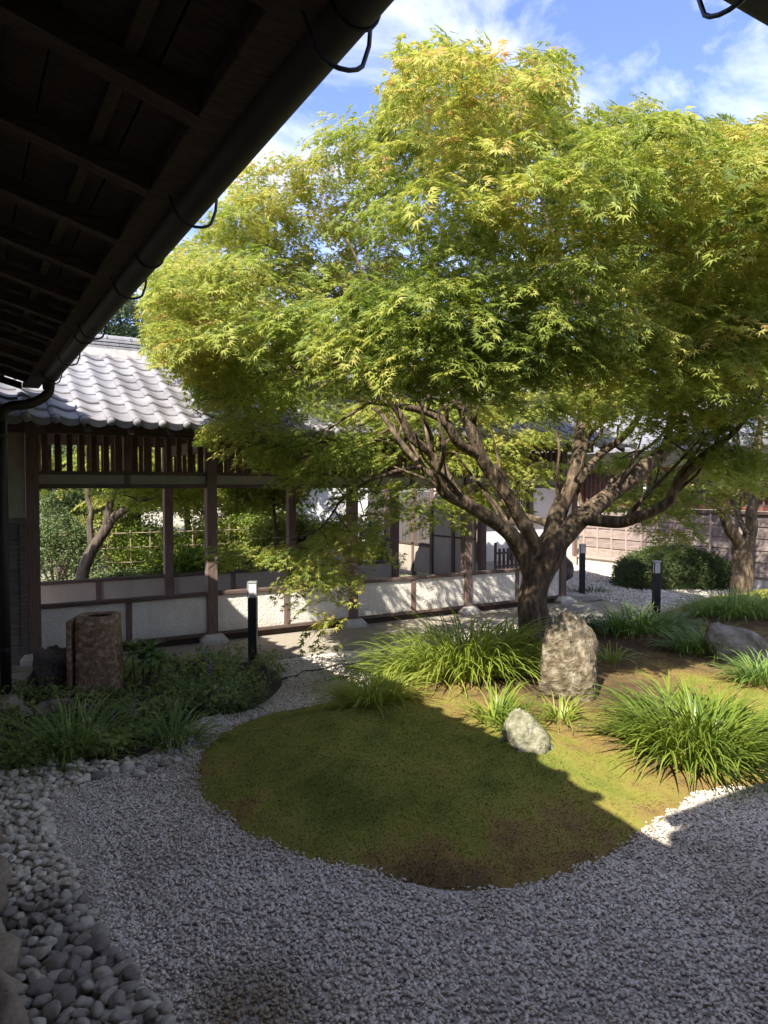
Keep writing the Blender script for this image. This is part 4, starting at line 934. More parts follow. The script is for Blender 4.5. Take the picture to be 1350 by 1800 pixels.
for e in [(330,520,6.7),(300,560,6.8),(320,600,6.7),(380,560,6.4),(360,640,6.6),(400,700,6.6),(420,740,6.7),(380,760,6.9,.3),(450,780,6.8),(500,820,6.8,.36),(520,790,6.6,.36),(560,760,6.8),(560,830,7.0,.36),(600,800,7.2),(640,770,7.4),
          (700,800,7.9,.36),(720,850,8.0,.36),(660,860,7.4,.4),(640,900,7.2,.36),(700,900,7.6,.3),(660,950,7.2,.28),(620,930,7.1,.36),(580,960,6.9,.33),(545,985,6.8,.30),(520,962,6.85,.24),(470,968,6.8,.24),(430,972,6.8,.22),(395,968,6.8,.2),
          (590,1010,6.8,.28),(570,1050,6.75,.22),(590,1080,6.7,.18),(582,1125,6.7,.10),(540,1010,6.8,.22),(520,1060,6.8,.12),(640,1000,7.0,.2),(760,880,8.3,.3),(860,800,9.0,.45),(900,760,8.9,.45),(940,820,9.1,.45),(870,850,9.2,.4),(960,760,8.9,.4),(760,760,8.4,.4),(720,730,8.2,.4),(800,790,8.6,.4),(820,870,9.0,.35),(760,910,8.8,.3),(880,890,9.3,.3),
          (700,620,5.4,.45),(760,610,5.3,.45),(830,620,5.3,.45),(900,600,5.4,.45),(640,600,5.6,.42),(960,590,5.5,.45),(740,660,5.5,.34),(660,650,5.6,.33),(820,665,5.5,.3),(900,655,5.5,.3),(620,640,5.7,.3),(680,560,5.4,.45),(800,560,5.2,.45),(880,540,5.2,.45),(720,510,5.4,.45),(600,540,5.7,.45),
          (1040,600,6.0),(1100,640,6.1),(1160,680,6.3),(1220,700,6.3),(1280,720,6.3),(1330,700,6.2),(1330,760,6.6,.36),(1270,790,6.9,.36),(1200,730,6.7,.36),(1120,700,6.6,.36),(1010,690,6.6,.3),(1070,710,6.7,.32),(1130,740,6.8,.32),(1180,770,6.9,.3),(960,700,6.5,.28),(1240,790,6.8,.34),(900,705,6.3,.26),(1300,800,6.9,.34),(1340,620,5.9),(1260,640,5.9),(1180,610,5.9),(1340,560,5.6),(1350,400,4.9,.3),(1320,430,5.0,.26),(1345,350,5.0,.26),
          (720,110,8.2,.32),(760,90,8.2,.32),(820,90,8.2,.32),(850,130,8.1,.34),(700,160,8.0,.36),(760,150,8.0,.4),(830,170,8.0,.38),(800,210,7.9,.45),(710,220,7.8,.4),(640,230,7.6,.4),(580,220,7.5,.34),(950,110,8.2,.28),(975,85,8.2,.16),(940,150,8.1,.3),(1000,130,8.1,.22),(960,190,8.0,.36),(920,210,8.0,.34),(1010,190,8.0,.26),(900,170,8.1,.26),(1100,210,8.0,.34),(1150,200,8.0,.34),(1200,220,8.0,.3),(1060,230,7.9,.34),(1240,230,8.0,.3),(1310,250,8.0,.36),(1350,230,8.0,.36),(1280,270,7.9,.36),
          (1150,850,8.8,.4),(1210,860,8.9,.4),(1090,800,8.9,.36),(1180,900,8.7,.3),(1130,870,9.0,.36),(1240,820,8.7,.4),(1300,820,8.5,.4),(1340,850,8.6,.4),(1160,930,8.6,.22),(1100,880,9.1,.25),(1190,945,8.5,.2)]: extra(*e)
SIL2 = SIL
OPN2 = [(OPN[0][0], 7.6), ([(600,1010),(700,990),(1000,960),(1110,960),(1110,1100),(640,1160),(640,1010)], 20), ([(690,880),(760,930),(850,900),(930,930),(1000,900),(1090,925),(1230,990),(1000,1060),(900,1060),(860,1000),(690,960)], 8.4)]
SIL = [(250,520),(262,480),(285,445),(330,425),(345,395),(372,385),(380,340),(415,315),(430,290),(470,268),(520,262),(545,238),(540,205),(560,188),(600,200),(625,215),(655,190),(672,205),(675,150),(680,95),(700,62),(745,70),(790,52),(835,60),(868,78),(878,110),(884,178),(902,190),(912,130),(935,92),(950,72),(985,55),(990,90),(1020,108),(1025,140),(1005,165),(1018,205),(1040,222),(1052,205),(1075,185),(1110,172),(1170,172),(1195,190),(1235,195),(1260,215),(1290,205),(1300,235),(1350,200),(1700,150),(1700,1000),
 (1240,960),(1180,985),(1080,900),(1000,930),(850,940),(780,960),(690,1000),(640,1030),(620,1150),(560,1160),(500,1080),(480,1010),(340,1000),(330,920),(480,920),(500,870),(400,800),(345,770),(350,735),(320,650),(265,620),(258,580)]
rb_ = random.Random(77)
for i in range(1, 14):       # crooked side branches rising off the limbs
    ps, rs = limbs[i][0], limbs[i][1]
    for k in range(2, len(ps) - 1):
        for _ in range(2 if i in (1, 2, 3, 4, 6, 9, 10) else 1):
            if rb_.random() < .45: continue
            a = ps[k]; d_ = ((ps[k+1] - ps[k-1]).normalized() * .9 + Vector((rb_.gauss(0, .45), rb_.gauss(0, .45), rb_.uniform(.2, .9)))).normalized(); L_ = rb_.uniform(.5, 1.2); r0 = min(rs[k] * .55, .028)
            q1 = a + d_ * L_ * .35 + Vector((rb_.gauss(0, .06), rb_.gauss(0, .06), 0)); q2 = a + d_ * L_ * .7 + Vector((rb_.gauss(0, .06), rb_.gauss(0, .06), rb_.gauss(0, .04))); q3 = a + d_ * L_ + Vector((rb_.gauss(0, .1), rb_.gauss(0, .1), .05))
            limbs.append(([a, q1, q2, q3], [r0, r0*.8, r0*.55, r0*.25]))
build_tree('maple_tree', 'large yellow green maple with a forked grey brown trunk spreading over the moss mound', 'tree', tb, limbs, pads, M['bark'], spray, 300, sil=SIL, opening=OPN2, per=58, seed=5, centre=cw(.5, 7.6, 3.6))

# second maple, right edge
t2 = dp(1304, 1044, 12.6)
l2 = [lim([(1304,1052,12.6,.21),(1303,1030,12.6,.175),(1306,973,12.6,.17),(1305,950,12.6,.16)]),
      lim([(1305,965,12.6,.13),(1293,945,12.5,.12),(1279,920,12.4,.11),(1270,888,12.3,.10),(1262,840,12.2,.08),(1240,780,12.0,.06),(1200,700,11.8,.04),(1160,600,11.6,.02)]),
      lim([(1306,960,12.6,.13),(1316,935,12.7,.12),(1320,905,12.7,.11),(1327,870,12.8,.10),(1330,800,12.8,.08),(1340,700,12.8,.05),(1330,560,12.7,.03),(1320,400,12.6,.015)]),
      lim([(1312,940,12.6,.06),(1300,915,12.8,.055),(1298,880,13.0,.05),(1300,800,13.2,.035),(1290,700,13.3,.02)]),
      lim([(1272,900,12.3,.05),(1240,880,12.0,.04),(1200,870,11.6,.03),(1160,880,11.2,.015)])]
p2 = []
rp_ = random.Random(5)
while len(p2) < 120:
    d = Vector((rp_.gauss(0, 1), rp_.gauss(0, 1), rp_.gauss(0, 1))).normalized() * rp_.uniform(.5, 1) ** .5
    if d.z < -.5: continue
    P_ = cw(7.2 + d.x*2.8, 11.7 + d.y*2.3, 4.8 + d.z*2.9)
    if P_.x > 12.9 and P_.z < 4: continue
    p2.append((P_, rp_.uniform(.4, .65), .06))
for e in [(1150,880,11.6,.4),(1190,900,11.5,.35),(1120,860,11.5,.4),(1230,850,11.6,.4),(1160,930,11.3,.28),(1180,960,11.2,.2),(1250,800,11.7,.5),(1100,810,11.7,.4),(1340,840,11.9,.4),(1060,800,12,.4),(1290,840,12,.35)]: p2.append((dp(e[0], e[1], e[2]), e[3], .05))
build_tree('maple_tree', 'second maple with a short forked trunk at the right edge beside the hedge', 'tree', t2, l2, p2, M['bark'], spray, 0, opening=[([(1255,870),(1350,870),(1350,1100),(1000,1100),(1000,985),(1210,985)], 20), ([(1200,905),(1400,905),(1400,1100),(1200,1100)], 20)], per=34, seed=9, centre=cw(6.5, 12.5, 3.4))

# ------------------------------------------------------------------ background trees, hedge, shrubs, fence seen through the corridor
broad = {k: clump_mesh('leaf_clump', M[k], 11 + i, 16, .17, s) for i, (k, s) in enumerate((('evergreen', .085), ('hedge', .06), ('lime', .10), ('maple_dark', .08)))}
def blob_tree(name, label, cat, base, h0, rx, ry, rz, zc, kind, n=45, per=30, tr=.12, seed=1, lean=(0, 0), curve=None, pr=.5):
    r = random.Random(seed); base = Vector(base); top = base + Vector((lean[0], lean[1], zc))
    lp = curve or [base, base + Vector((lean[0]*.2 + r.gauss(0, .06), lean[1]*.2, zc*.35)), base + Vector((lean[0]*.6, lean[1]*.6 + r.gauss(0, .08), zc*.7)), top]
    k = len(lp); limbs_ = [([Vector(p) for p in lp], [tr * (1 - .75 * i / (k-1)) for i in range(k)])]
    for q in range(3):
        a = r.uniform(0, 6.28); s = limbs_[0][0][max(1, k//2)]; e = top + Vector((math.cos(a)*rx*.6, math.sin(a)*ry*.6, r.uniform(-.2, .4)*rz))
        limbs_.append(([s, (s+e)/2 + Vector((0, 0, .15)), e], [tr*.5, tr*.3, tr*.12]))
    pd = []
    for i in range(n):
        d = Vector((r.gauss(0, 1), r.gauss(0, 1), r.gauss(0, 1))).normalized() * r.uniform(.3, 1) ** .5
        pd.append((top + Vector((d.x*rx, d.y*ry, d.z*rz)), pr * r.uniform(.8, 1.2), .12))
    return build_tree(name, label, cat, base, limbs_, pd, M['bark_dark'], broad[kind], 0, per=per, seed=seed, centre=top, leaf_name='leaf_clump', sizes=(.8, 1.5))
GPT = 'trees in the garden behind the corridor'
blob_tree('evergreen_tree', 'tall grey green evergreen rising above the left end of the corridor roof', 'tree', dp(235, 1000, 21) * 1, 0, 2.5, 2.5, 3.3, 5.0, 'evergreen', 110, 60, .25, 31, pr=.7)
bt = dp(146, 1052, 12.2)

def limb_tree(name, label, base, curves, pads_, kind, per=26, seed=1, mesh=None, leafn='leaf_clump', bm=None, sizes=(.8, 1.4)):
    return build_tree(name, label, 'tree', base, curves, pads_, bm or M['bark_dark'], mesh or broad[kind], 0, per=per, seed=seed, centre=Vector(base) + Vector((0, 0, 2)), leaf_name=leafn, sizes=sizes)
b_ = dp(146, 1050, 12.2)
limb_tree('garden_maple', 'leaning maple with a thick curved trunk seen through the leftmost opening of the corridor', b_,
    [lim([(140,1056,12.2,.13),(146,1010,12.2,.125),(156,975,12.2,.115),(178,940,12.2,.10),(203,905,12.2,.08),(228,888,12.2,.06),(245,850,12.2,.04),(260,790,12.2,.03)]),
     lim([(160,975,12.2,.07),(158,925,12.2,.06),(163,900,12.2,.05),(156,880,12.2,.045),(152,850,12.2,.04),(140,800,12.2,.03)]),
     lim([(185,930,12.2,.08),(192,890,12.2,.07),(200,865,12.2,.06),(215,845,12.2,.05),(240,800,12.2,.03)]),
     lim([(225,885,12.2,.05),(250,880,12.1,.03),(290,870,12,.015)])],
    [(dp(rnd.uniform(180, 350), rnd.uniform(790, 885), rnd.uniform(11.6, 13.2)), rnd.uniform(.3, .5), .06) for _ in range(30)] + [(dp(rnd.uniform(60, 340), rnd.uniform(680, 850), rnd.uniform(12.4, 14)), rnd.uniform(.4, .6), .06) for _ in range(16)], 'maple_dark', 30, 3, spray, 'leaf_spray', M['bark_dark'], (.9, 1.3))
pb = dp(110, 1010, 15)
limb_tree('pine_tree', 'dark flat topped pine with layered foliage behind the curved maple', Vector((pb.x, pb.y, 0)),
    [([Vector((pb.x, pb.y, 0)), Vector((pb.x+.1, pb.y, 1)), Vector((pb.x-.1, pb.y, 2.0)), Vector((pb.x, pb.y, 3.2))], [.12, .1, .08, .04])],
    [(dp(rnd.uniform(95, 150), rnd.uniform(868, 882), 15 + rnd.uniform(-.6, .6)), .42, .05) for _ in range(14)] + [(dp(rnd.uniform(60, 200), rnd.uniform(780, 810), 15 + rnd.uniform(-.6, .6)), .5, .05) for _ in range(12)], 'hedge', 60, 4)
for k, (u, Z, h, rr, kd, lab) in enumerate([
    (245, 16, 4.2, 1.3, 'maple_dark', 'dark straight trunked tree right of the curved maple, seen through the first opening'),
    (335, 19, 4.6, 1.5, 'maple_dark', 'grey trunked tree seen between the first two pairs of corridor posts'),
    (480, 13.6, 4.4, .9, 'lime', 'thin black stemmed small tree seen through the second opening'),
    (420, 18, 3.4, 1.8, 'lime', 'yellow green leafy tree behind the thin black stem'),
    (560, 22, 4.2, 2.0, 'lime', 'sunny yellow green tree far behind the bamboo gate'),
    (90, 24, 3.8, 2.4, 'lime', 'bright yellow green tree far behind the pine'),
    (20, 20, 4.2, 2.0, 'hedge', 'dark broadleaf tree behind the left corner post'),
    (190, 29, 4.6, 2.6, 'lime', 'pale sunlit tree far behind the curved maple'),
    (300, 27, 4.0, 2.4, 'lime', 'pale sunlit tree far behind the second corridor post'),
    (700, 25, 4.4, 2.4, 'lime', 'yellow green tree above the grey fence behind the corridor'),
    (820, 26, 4.8, 2.4, 'lime', 'sunny tree behind the side wing'),
    (640, 30, 5.2, 2.8, 'hedge', 'dark broad tree far behind the middle of the corridor'),
    (950, 27, 5.5, 2.8, 'evergreen', 'tall grey green tree behind the white entrance building'),
    (1120, 26, 5.2, 3.0, 'lime', 'yellow green tree rising behind the boarded building'),
    (1290, 24, 5.4, 3.0, 'lime', 'golden green tree behind the boarded building at the right edge'),
    (480, 33, 5.0, 3.2, 'evergreen', 'farthest grey green tree behind the second opening'),
    (-40, 30, 5.0, 3.0, 'evergreen', 'grey green tree at the far left behind the corridor')]):
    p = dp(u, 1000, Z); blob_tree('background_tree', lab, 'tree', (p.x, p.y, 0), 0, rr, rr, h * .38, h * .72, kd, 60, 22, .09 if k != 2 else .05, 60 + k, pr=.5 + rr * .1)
def shrub(label, p, rx, ry, h, kind, n, seed, sz=(.6, 1.0), name='shrub', cat='shrub'):
    r = np.random.default_rng(seed); a = r.normal(0, 1, (n, 3)); a /= np.linalg.norm(a, axis=1)[:, None]; a[:, 2] = np.abs(a[:, 2]) * .98
    a = np.sign(a) * np.abs(a) ** .8; q = r.uniform(.62, 1, n) ** .5; lump = 1 + .09 * np.sin(a[:, 0]*5 + seed) * np.cos(a[:, 1]*4) + r.normal(0, .03, n)
    P = np.stack([a[:, 0]*rx*q*lump, a[:, 1]*ry*q*lump, a[:, 2]*h*q*lump], -1); P[:, 2] = np.maximum(P[:, 2], .03) 
    t = thing(name, label, cat, (p.x, p.y, p.z), 0); rt_ = r.uniform(-3.1, 3.1, (n, 3)) * np.array([.3, .3, 1])
    f_ = link('leaf_clump', broad[kind], t, tuple(P[0]), tuple(rt_[0]), (.8,)*3); scatter('foliage', P[1:], rt_[1:], r.uniform(*sz, n-1), f_, t)
    st = MB()
    for k in range(7):
        an = k * .9; st.tube([Vector((0, 0, -.05)), Vector((math.cos(an)*rx*.3, math.sin(an)*ry*.3, h*.4)), Vector((math.cos(an)*rx*.6, math.sin(an)*ry*.6, h*.75))], [.02, .014, .006], 5)
    obj('stems', st, M['bark_dark'], t, smooth=True); return t
hp = gp(1182, 1030)
hb = shrub('wide rounded clipped hedge bush on the gravel before the boarded wall', hp, 1.14, .62, .80, 'hedge', 5200, 2, (.5, .85), 'hedge_bush', 'hedge'); hb.rotation_euler = (0, 0, -YAW)
for k, (u, Z, rx, h, kd, lab) in enumerate([
    (95, 13.6, .9, 1.5, 'hedge', 'dark shrub before the bamboo fence at the left corridor post'), (70, 17, 1.1, 1.7, 'hedge', 'tall dark shrub behind the bamboo fence at the left'),
    (265, 15.4, .8, 1.25, 'maple_dark', 'green shrub in the middle of the first opening'), (320, 13.4, .7, .8, 'maple_dark', 'low green shrub behind the back wall near the second post'),
    (400, 16.5, 1.1, 1.3, 'lime', 'broad yellow green shrub in the second opening'), (460, 16.6, 1.1, 1.5, 'maple_dark', 'leafy green shrub behind the thin stemmed tree'),
    (505, 14.8, .8, 1.5, 'lime', 'yellowing shrub next to the third back post'), (575, 14.5, .7, 1.1, 'lime', 'bright green shrub before the bamboo gate'),
    (230, 12.9, .8, .45, 'hedge', 'low dark plant just behind the back wall of the first opening'), (620, 17, .9, 1.4, 'hedge', 'dark shrub right of the bamboo gate'), (160, 20, 1.3, 1.5, 'lime', 'sunlit shrub beyond the bamboo fence')]):
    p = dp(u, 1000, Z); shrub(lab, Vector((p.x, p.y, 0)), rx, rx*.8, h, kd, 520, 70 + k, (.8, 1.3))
# bamboo fence (posts with three rails) behind the corridor
bf = thing('bamboo_fence', 'open lattice fence of thin bamboo poles behind the corridor', 'fence', (0, 0, 0)); pm_ = MB().tube([(0, 0, 0), (0, 0, 1.25)], .016, 7).mesh('bamboo_pole', M['bamboo'])
for k in range(24): link('bamboo_pole', pm_, bf, (-1.6 + k * .42 + rnd.uniform(-.03, .03), 15.2 + rnd.uniform(-.02, .02), 0), (rnd.gauss(0, .012), rnd.gauss(0, .012), 0), (1, 1, rnd.uniform(.88, 1.06)))
for z in (.45, .75, 1.05): obj('bamboo_rail', MB().tube([(-1.8, 15.17, z), (3, 15.165, z + .01), (8.2, 15.17, z)], .014, 7), M['bamboo'], bf)
gg = dp(560, 985, 15.2); bg_ = thing('bamboo_gate', 'sunlit bamboo lattice gate seen beside the third corridor post', 'gate', (gg.x, gg.y + .2, 0), 0)
for k in range(9): obj('bamboo_pole', MB().tube([(-.42 + k*.105, 0, .1), (-.42 + k*.105, 0, 1.35)], .015, 6), M['bamboo'], bg_)
for z in (.3, .75, 1.2): obj('bamboo_rail', MB().tube([(-.48, -.03, z), (.5, -.03, z)], .015, 6), M['bamboo'], bg_)
gf = thing('slat_fence', 'grey vertical slat fence with a top rail far behind the corridor', 'fence', (0, 0, 0))
sm_ = B(-.05, .05, -.012, .012, 0, 1.75).mesh('slat', M['board'])
for k in range(60): link('slat', sm_, gf, (7.9 + k * .135 * .92, 17.2 + k*.01, .1))
obj('rail', B(7.8, 15.6, 17.13, 17.17, 1.86, 1.92), M['steel'], gf); obj('rail', B(7.8, 15.6, 17.13, 17.17, .4, .46), M['board'], gf)
wl = thing('garden_wall', 'white garden wall behind the third opening of the corridor', 'wall', (0, 0, 0)); obj('wall', B(7.0, 9.2, 16.2, 16.35, 0, 2.3), M['white'], wl); obj('coping', B(6.95, 9.25, 16.15, 16.4, 2.3, 2.36), M['tile'], wl)
# pale boulders lit behind the back wall, dark hanging bowl
for k, (u, v, Z, w_, h_, lab) in enumerate([(560, 1000, 13.2, 60, 40, 'sunlit pale boulder behind the back wall beside the third post'), (590, 992, 13.9, 46, 44, 'second sunlit pale boulder right of the first behind the back wall'), (520, 1004, 13.6, 46, 26, 'low pale boulder behind the back wall left of the third post')]):
    rock(lab, u, v + 28, Z, w_, h_ + 10, .3, 400 + k, M['stone_base'], 8, .08, .8)
bw_ = dp(436, 982, 13.0); mb = MB()
for j, (rr, z) in enumerate([(.05, .0), (.12, .03), (.2, .12), (.25, .22), (.235, .22), (.18, .12), (.05, .05)]): mb.v += [(math.cos(2*math.pi*q/20)*rr, math.sin(2*math.pi*q/20)*rr, z) for q in range(20)]
for a in range(6):
    for q in range(20): mb.f.append((a*20+q, a*20+(q+1) % 20, (a+1)*20+(q+1) % 20, (a+1)*20+q))
mb.f.append(tuple(range(19, -1, -1)))
bwl = thing('planter', 'dark round bowl planter on a pedestal behind the back wall of the second opening', 'planter', (bw_.x, bw_.y, 0)); obj('bowl', mb, M['iron'], bwl, smooth=True, loc=(0, 0, bw_.z - .1)); obj('pedestal', MB().tube([(0, 0, 0), (0, 0, bw_.z - .1)], [.12, .08], 12), M['rock_dark'], bwl)

# ------------------------------------------------------------------ grasses, ferns and small plants
def blade(mb, base, yaw, ln, w_, lift, r, segs=7, curl=1.0):
    d = Vector((math.cos(yaw), math.sin(yaw), 0)); s = Vector((-d.y, d.x, 0)); p = Vector(base); ang = lift; o = len(mb.v); st = ln / segs; tw = r.gauss(0, .35)
    for i in range(segs + 1):
        t = i / segs; ww = w_ * (1 - t ** 2.2) * (.7 + .6 * min(t * 3, 1)) * .6 + .0004; s2 = s * math.cos(tw * t) + Vector((0, 0, 1)) * math.sin(tw * t) * .7
        if i < segs: mb.v += [tuple(p - s2 * ww), tuple(p + s2 * ww)]
        else: mb.v.append(tuple(p))
        p = p + (d * math.cos(ang) + Vector((0, 0, math.sin(ang)))) * st; ang -= curl * (.3 + .7 * t) * 2.9 / segs
    for i in range(segs - 1): mb.f.append((o+2*i, o+2*i+1, o+2*i+3, o+2*i+2))
    mb.f.append((o+2*(segs-1), o+2*segs-1, o+2*segs))
def clump(label, u, v, zb, rad, n, ln, m, seed, w_=.009, name='grass_clump', bias=None, rad2=None, curl=1.0, group=None, cat='grass clump'):
    p = gp(u, v, zb); r = random.Random(seed); mb = MB(); rad2 = rad2 or rad * .7
    for i in range(n):
        a = r.uniform(0, 6.283); q = math.sqrt(r.random()); bx, by = math.cos(a) * q * rad, math.sin(a) * q * rad2
        X, Y_ = RtH.x * bx + FwH.x * by, RtH.y * bx + FwH.y * by
        yaw = a - YAW + r.gauss(0, .55) if q > .25 else r.uniform(0, 6.28)
        if bias is not None and r.random() < bias[1]: yaw = bias[0] - YAW + r.gauss(0, .8)
        h = mz(p.x + X, p.y + Y_) if zb > .04 else zb
        l_ = ln * r.uniform(.6, 1.12); blade(mb, (X, Y_, (h - zb) - .01), yaw, l_, w_ * r.uniform(.7, 1.2), R(r.uniform(52, 88) - 22 * q), r, curl=curl * r.uniform(.75, 1.25))
    o = obj(name, mb, m, None, smooth=True, loc=(p.x, p.y, zb)); return tag(o, label, cat, group)
S_ = M['liriope']; Dk = M['liriope_dark']; Md = M['liriope_mid']
clump('largest sunlit arching grass clump on the mound left of the tall boulder', 815, 1200, .16, .60, 1000, .82, S_, 1, .011, rad2=.28)
clump('big bright grass clump spilling onto the gravel at the right front of the mound', 1225, 1318, .10, .42, 950, .62, S_, 2, .011, rad2=.30)
clump('shaded grass clump at the left tip of the mound below the fern', 655, 1262, .10, .24, 340, .46, S_, 3, .008, rad2=.18)
clump('small bright grass tuft left of the low pale rock', 872, 1288, .15, .13, 110, .40, S_, 4, .010, rad2=.09)
clump('small bright grass tuft on the front face of the low pale rock', 905, 1312, .13, .07, 70, .34, S_, 5, .009, rad2=.05)
clump('little grass tuft between the two boulders', 985, 1285, .15, .10, 80, .28, S_, 6, .008)
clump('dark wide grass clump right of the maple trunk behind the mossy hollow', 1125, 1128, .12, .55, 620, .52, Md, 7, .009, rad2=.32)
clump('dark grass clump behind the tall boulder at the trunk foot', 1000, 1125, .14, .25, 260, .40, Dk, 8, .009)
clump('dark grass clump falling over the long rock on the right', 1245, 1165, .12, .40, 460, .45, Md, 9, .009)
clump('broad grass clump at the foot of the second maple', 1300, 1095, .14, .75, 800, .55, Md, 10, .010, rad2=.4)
clump('grass tuft at the right edge below the long rock', 1345, 1225, .12, .22, 260, .42, Md, 11, .009)
clump('thin grass tuft to the right of the tall boulder', 1075, 1180, .15, .10, 60, .34, S_, 12, .008)
clump('bright green grass tuft in the shaded bed in front of the flat rock', 130, 1310, .08, .20, 230, .66, Md, 13, .009, rad2=.14, curl=.9)
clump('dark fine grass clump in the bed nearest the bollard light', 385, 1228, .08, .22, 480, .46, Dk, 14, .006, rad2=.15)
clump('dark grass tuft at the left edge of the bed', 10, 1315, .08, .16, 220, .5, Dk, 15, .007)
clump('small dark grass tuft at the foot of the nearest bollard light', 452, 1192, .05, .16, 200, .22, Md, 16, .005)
clump('low grass tuft by the stepping stones on the gravel', 1035, 1040, .01, .4, 160, .22, Dk, 17, .007, rad2=.16)
clump('grass tuft under the left side of the maple trunk', 905, 1150, .16, .20, 240, .42, Md, 18, .010)
clump('strappy green grass clump in the middle of the bed', 300, 1290, .07, .17, 190, .5, Md, 31, .009)
clump('grass clump at the front left of the bed beside the cobbles', 60, 1345, .05, .15, 150, .42, Md, 32, .008)
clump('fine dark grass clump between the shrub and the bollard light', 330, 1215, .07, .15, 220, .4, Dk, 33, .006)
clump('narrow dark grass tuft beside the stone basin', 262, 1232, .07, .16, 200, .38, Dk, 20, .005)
# taller seed stalks with purple flowers in the bed
def stalks(label, u, v, n, h, seed, purple=True):
    p = gp(u, v, .06); r = random.Random(seed); t = thing('flowering_plant', label, 'plant', (p.x, p.y, .06)); mb = MB(); fl = MB()
    for k in range(n):
        a = r.uniform(0, 6.28); l_ = h * r.uniform(.6, 1); b_ = Vector((r.uniform(-.12, .12), r.uniform(-.08, .08), 0)); e = b_ + Vector((math.cos(a)*.12, math.sin(a)*.12, l_)); mb.tube([b_, (b_+e)/2 + Vector((0, 0, .02)), e], [.0025, .002, .0015], 4)
        if purple and k % 3 == 0:
            for q in range(14): c_ = b_.lerp(e, .68 + q * .024) + Vector((r.gauss(0, .006), r.gauss(0, .006), 0)); fl.add([c_ + Vector((.007, 0, 0)), c_ + Vector((-.004, .006, 0)), c_ + Vector((-.004, -.006, 0)), c_ + Vector((0, 0, .009))], [(0, 1, 3), (1, 2, 3), (2, 0, 3), (0, 2, 1)])
        else:
            for q in range(9): c_ = b_.lerp(e, .6 + q * .045); d_ = Vector((r.gauss(0, .5), r.gauss(0, .5), .6)).normalized() * .02; mb.add([c_, c_ + d_ + Vector((.003, 0, 0)), c_ + d_ * .9 - Vector((.003, 0, 0))], [(0, 1, 2)])
    obj('stems', mb, M['liriope_mid'], t)
    if fl.v: obj('flower_spikes', fl, M['purple'], t)['kind'] = 'stuff'
stalks('thin stalks with a purple flower spike rising in front of the corridor wall', 372, 1215, 14, .48, 3)
stalks('short stalks with purple flowers before the basin', 205, 1290, 10, .26, 4)
stalks('thin dry grass stalks beside the bollard light', 425, 1205, 12, .42, 5, False)
stalks('thin wispy stalks in the middle of the bed', 320, 1235, 12, .36, 6, False)
# palmate shrublet (two stems with whorls of leaves)
p = gp(252, 1215, .06); sh = thing('umbrella_leaf_shrub', 'small dark shrub with whorled drooping leaves right of the stone basin', 'shrub', (p.x, p.y, .06)); r = random.Random(8)
for (sx, sh_, ln_) in ((-.10, .42, .15), (.08, .40, .19), (.0, .33, .15), (.17, .33, .15)):
    bx = RtH * sx; tp = bx + Vector((0, 0, sh_)); obj('stem', MB().tube([bx*.6, bx*.9 + Vector((0, 0, sh_*.5)), tp], [.008, .007, .005], 6), M['bark_dark'], sh)
    mb = MB()
    for w2 in range(3):
        for k in range(11): blade(mb, tp + Vector((0, 0, -.03*w2)), k * .785 + w2*.4 + r.gauss(0, .1), ln_ * r.uniform(.8, 1.1), .024, R(45 - 22*w2 + r.gauss(0, 8)), r, 5, .8)
    obj('leaf_whorl', mb, M['shrublet'], sh, smooth=True)
# ferns
def fern(label, u, v, zb, ln, nf, seed, m, yaws=None):
    p = gp(u, v, zb); r = random.Random(seed); t = thing('fern', label, 'fern', (p.x, p.y, zb))
    for k in range(nf):
        mb = MB(); yaw = yaws[k] - YAW if yaws else r.uniform(0, 6.28); d = Vector((math.cos(yaw), math.sin(yaw), 0)); s = Vector((-d.y, d.x, 0)); q = Vector((0, 0, 0)); a = R(r.uniform(52, 72)); st = ln / 16
        for i in range(17):
            tt = i / 16; q0 = q.copy(); q = q + (d*math.cos(a) + Vector((0, 0, math.sin(a)))) * st; a -= .085
            mb.tube([q0, q], [.003, .0028], 3, cap=False)
            if i > 3:
                L_ = ln * .26 * math.sin(math.pi * min(1, (1 - tt) * .9 + .12)) + .008
                for sd in (-1, 1):
                    e = q + s * sd * L_ + d * L_ * .25 - Vector((0, 0, L_*.15)); w2 = st * .42
                    mb.add([q - d*w2, q + d*w2, (q+e)/2 + d*w2*.9, e, (q+e)/2 - d*w2*.9], [(0, 1, 2, 3, 4)])
        obj('frond', mb, m, t)
fern('yellow green fern in the sun above the shaded grass tuft', 652, 1218, .10, .42, 6, 3, M['fern'], [.3, .75, 1.3, 2.2, -.3, 2.9])
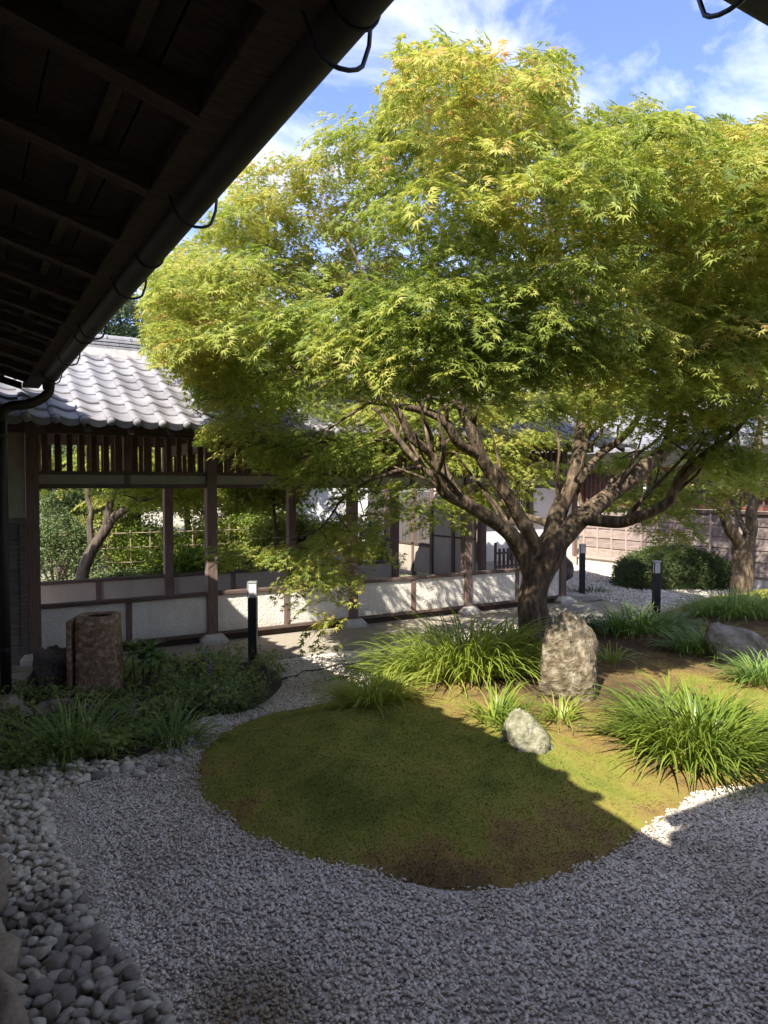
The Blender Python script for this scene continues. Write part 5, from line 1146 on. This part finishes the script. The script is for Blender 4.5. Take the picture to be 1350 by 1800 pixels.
fern('small fern growing from the hollow of the tall boulder', 1030, 1262, .15, .20, 7, 4, M['shrublet'])
fern('tiny fern in front of the tall boulder', 1005, 1283, .15, .13, 6, 5, M['shrublet'])
fern('dark fern in the bed in front of the basin', 235, 1262, .06, .26, 7, 6, M['cover'])
fern('low fern at the front of the bed', 185, 1322, .06, .20, 7, 7, M['cover'])
# ground cover in the bed
cm = clump_mesh('leaf_clump', M['cover'], 5, 12, .05, .035, .6)
n = 1150; xx, yy = rng.uniform(-.5, 3.2, n*4), rng.uniform(4.8, 8.0, n*4); k = (poly_dist(xx, yy, BDP) > .0) ; xx, yy = xx[k][:n], yy[k][:n]
den = fnoise(xx, yy, 2.5, 40); k = den > -.32; xx, yy = xx[k], yy[k]; n = len(xx)
gc = thing('ground_cover', 'low mixed leafy ground cover filling the shaded bed on the left', 'ground cover', (xx[0], yy[0], .06)); gc['kind'] = 'stuff'
PP = np.stack([xx - xx[0], yy - yy[0], np.abs(rng.normal(.0, .05, n)) + .01], -1); rt_ = rng.uniform(-.4, .4, (n, 3)) + np.stack([np.zeros(n), np.zeros(n), rng.uniform(0, 6.28, n)], -1)
f_ = link('leaf_clump', cm, gc, tuple(PP[0])); scatter('leaves', PP[1:], rt_[1:], rng.uniform(.6, 1.5, n-1), f_, gc)
# fallen leaves on moss and gravel
fm = MB(); maple_leaf(fm, Vector((0, 0, 0)), Vector((1, 0, 0)), Vector((0, 1, 0)), Vector((0, 0, 1)), 1, random.Random(1)); fl_m = mat('dead_leaf', (.10, .045, .025), (.22, .12, .06), 3, .8, objvar=.4)
n = 330; xx, yy = rng.uniform(.8, 7, n), rng.uniform(1.8, 7.2, n); zz = mound_h(xx, yy) + .022
lf = obj('fallen_leaf', fm, fl_m, mound); c = gp(905, 1485); lf.location = (c.x, c.y, mz(c.x, c.y) + .02); lf.scale = (.022,)*3
scatter('fallen_leaves', np.stack([xx, yy, zz], -1), np.stack([rng.normal(0, .4, n), rng.normal(0, .4, n), rng.uniform(0, 6.28, n)], -1), rng.uniform(.008, .022, n), lf, mound)
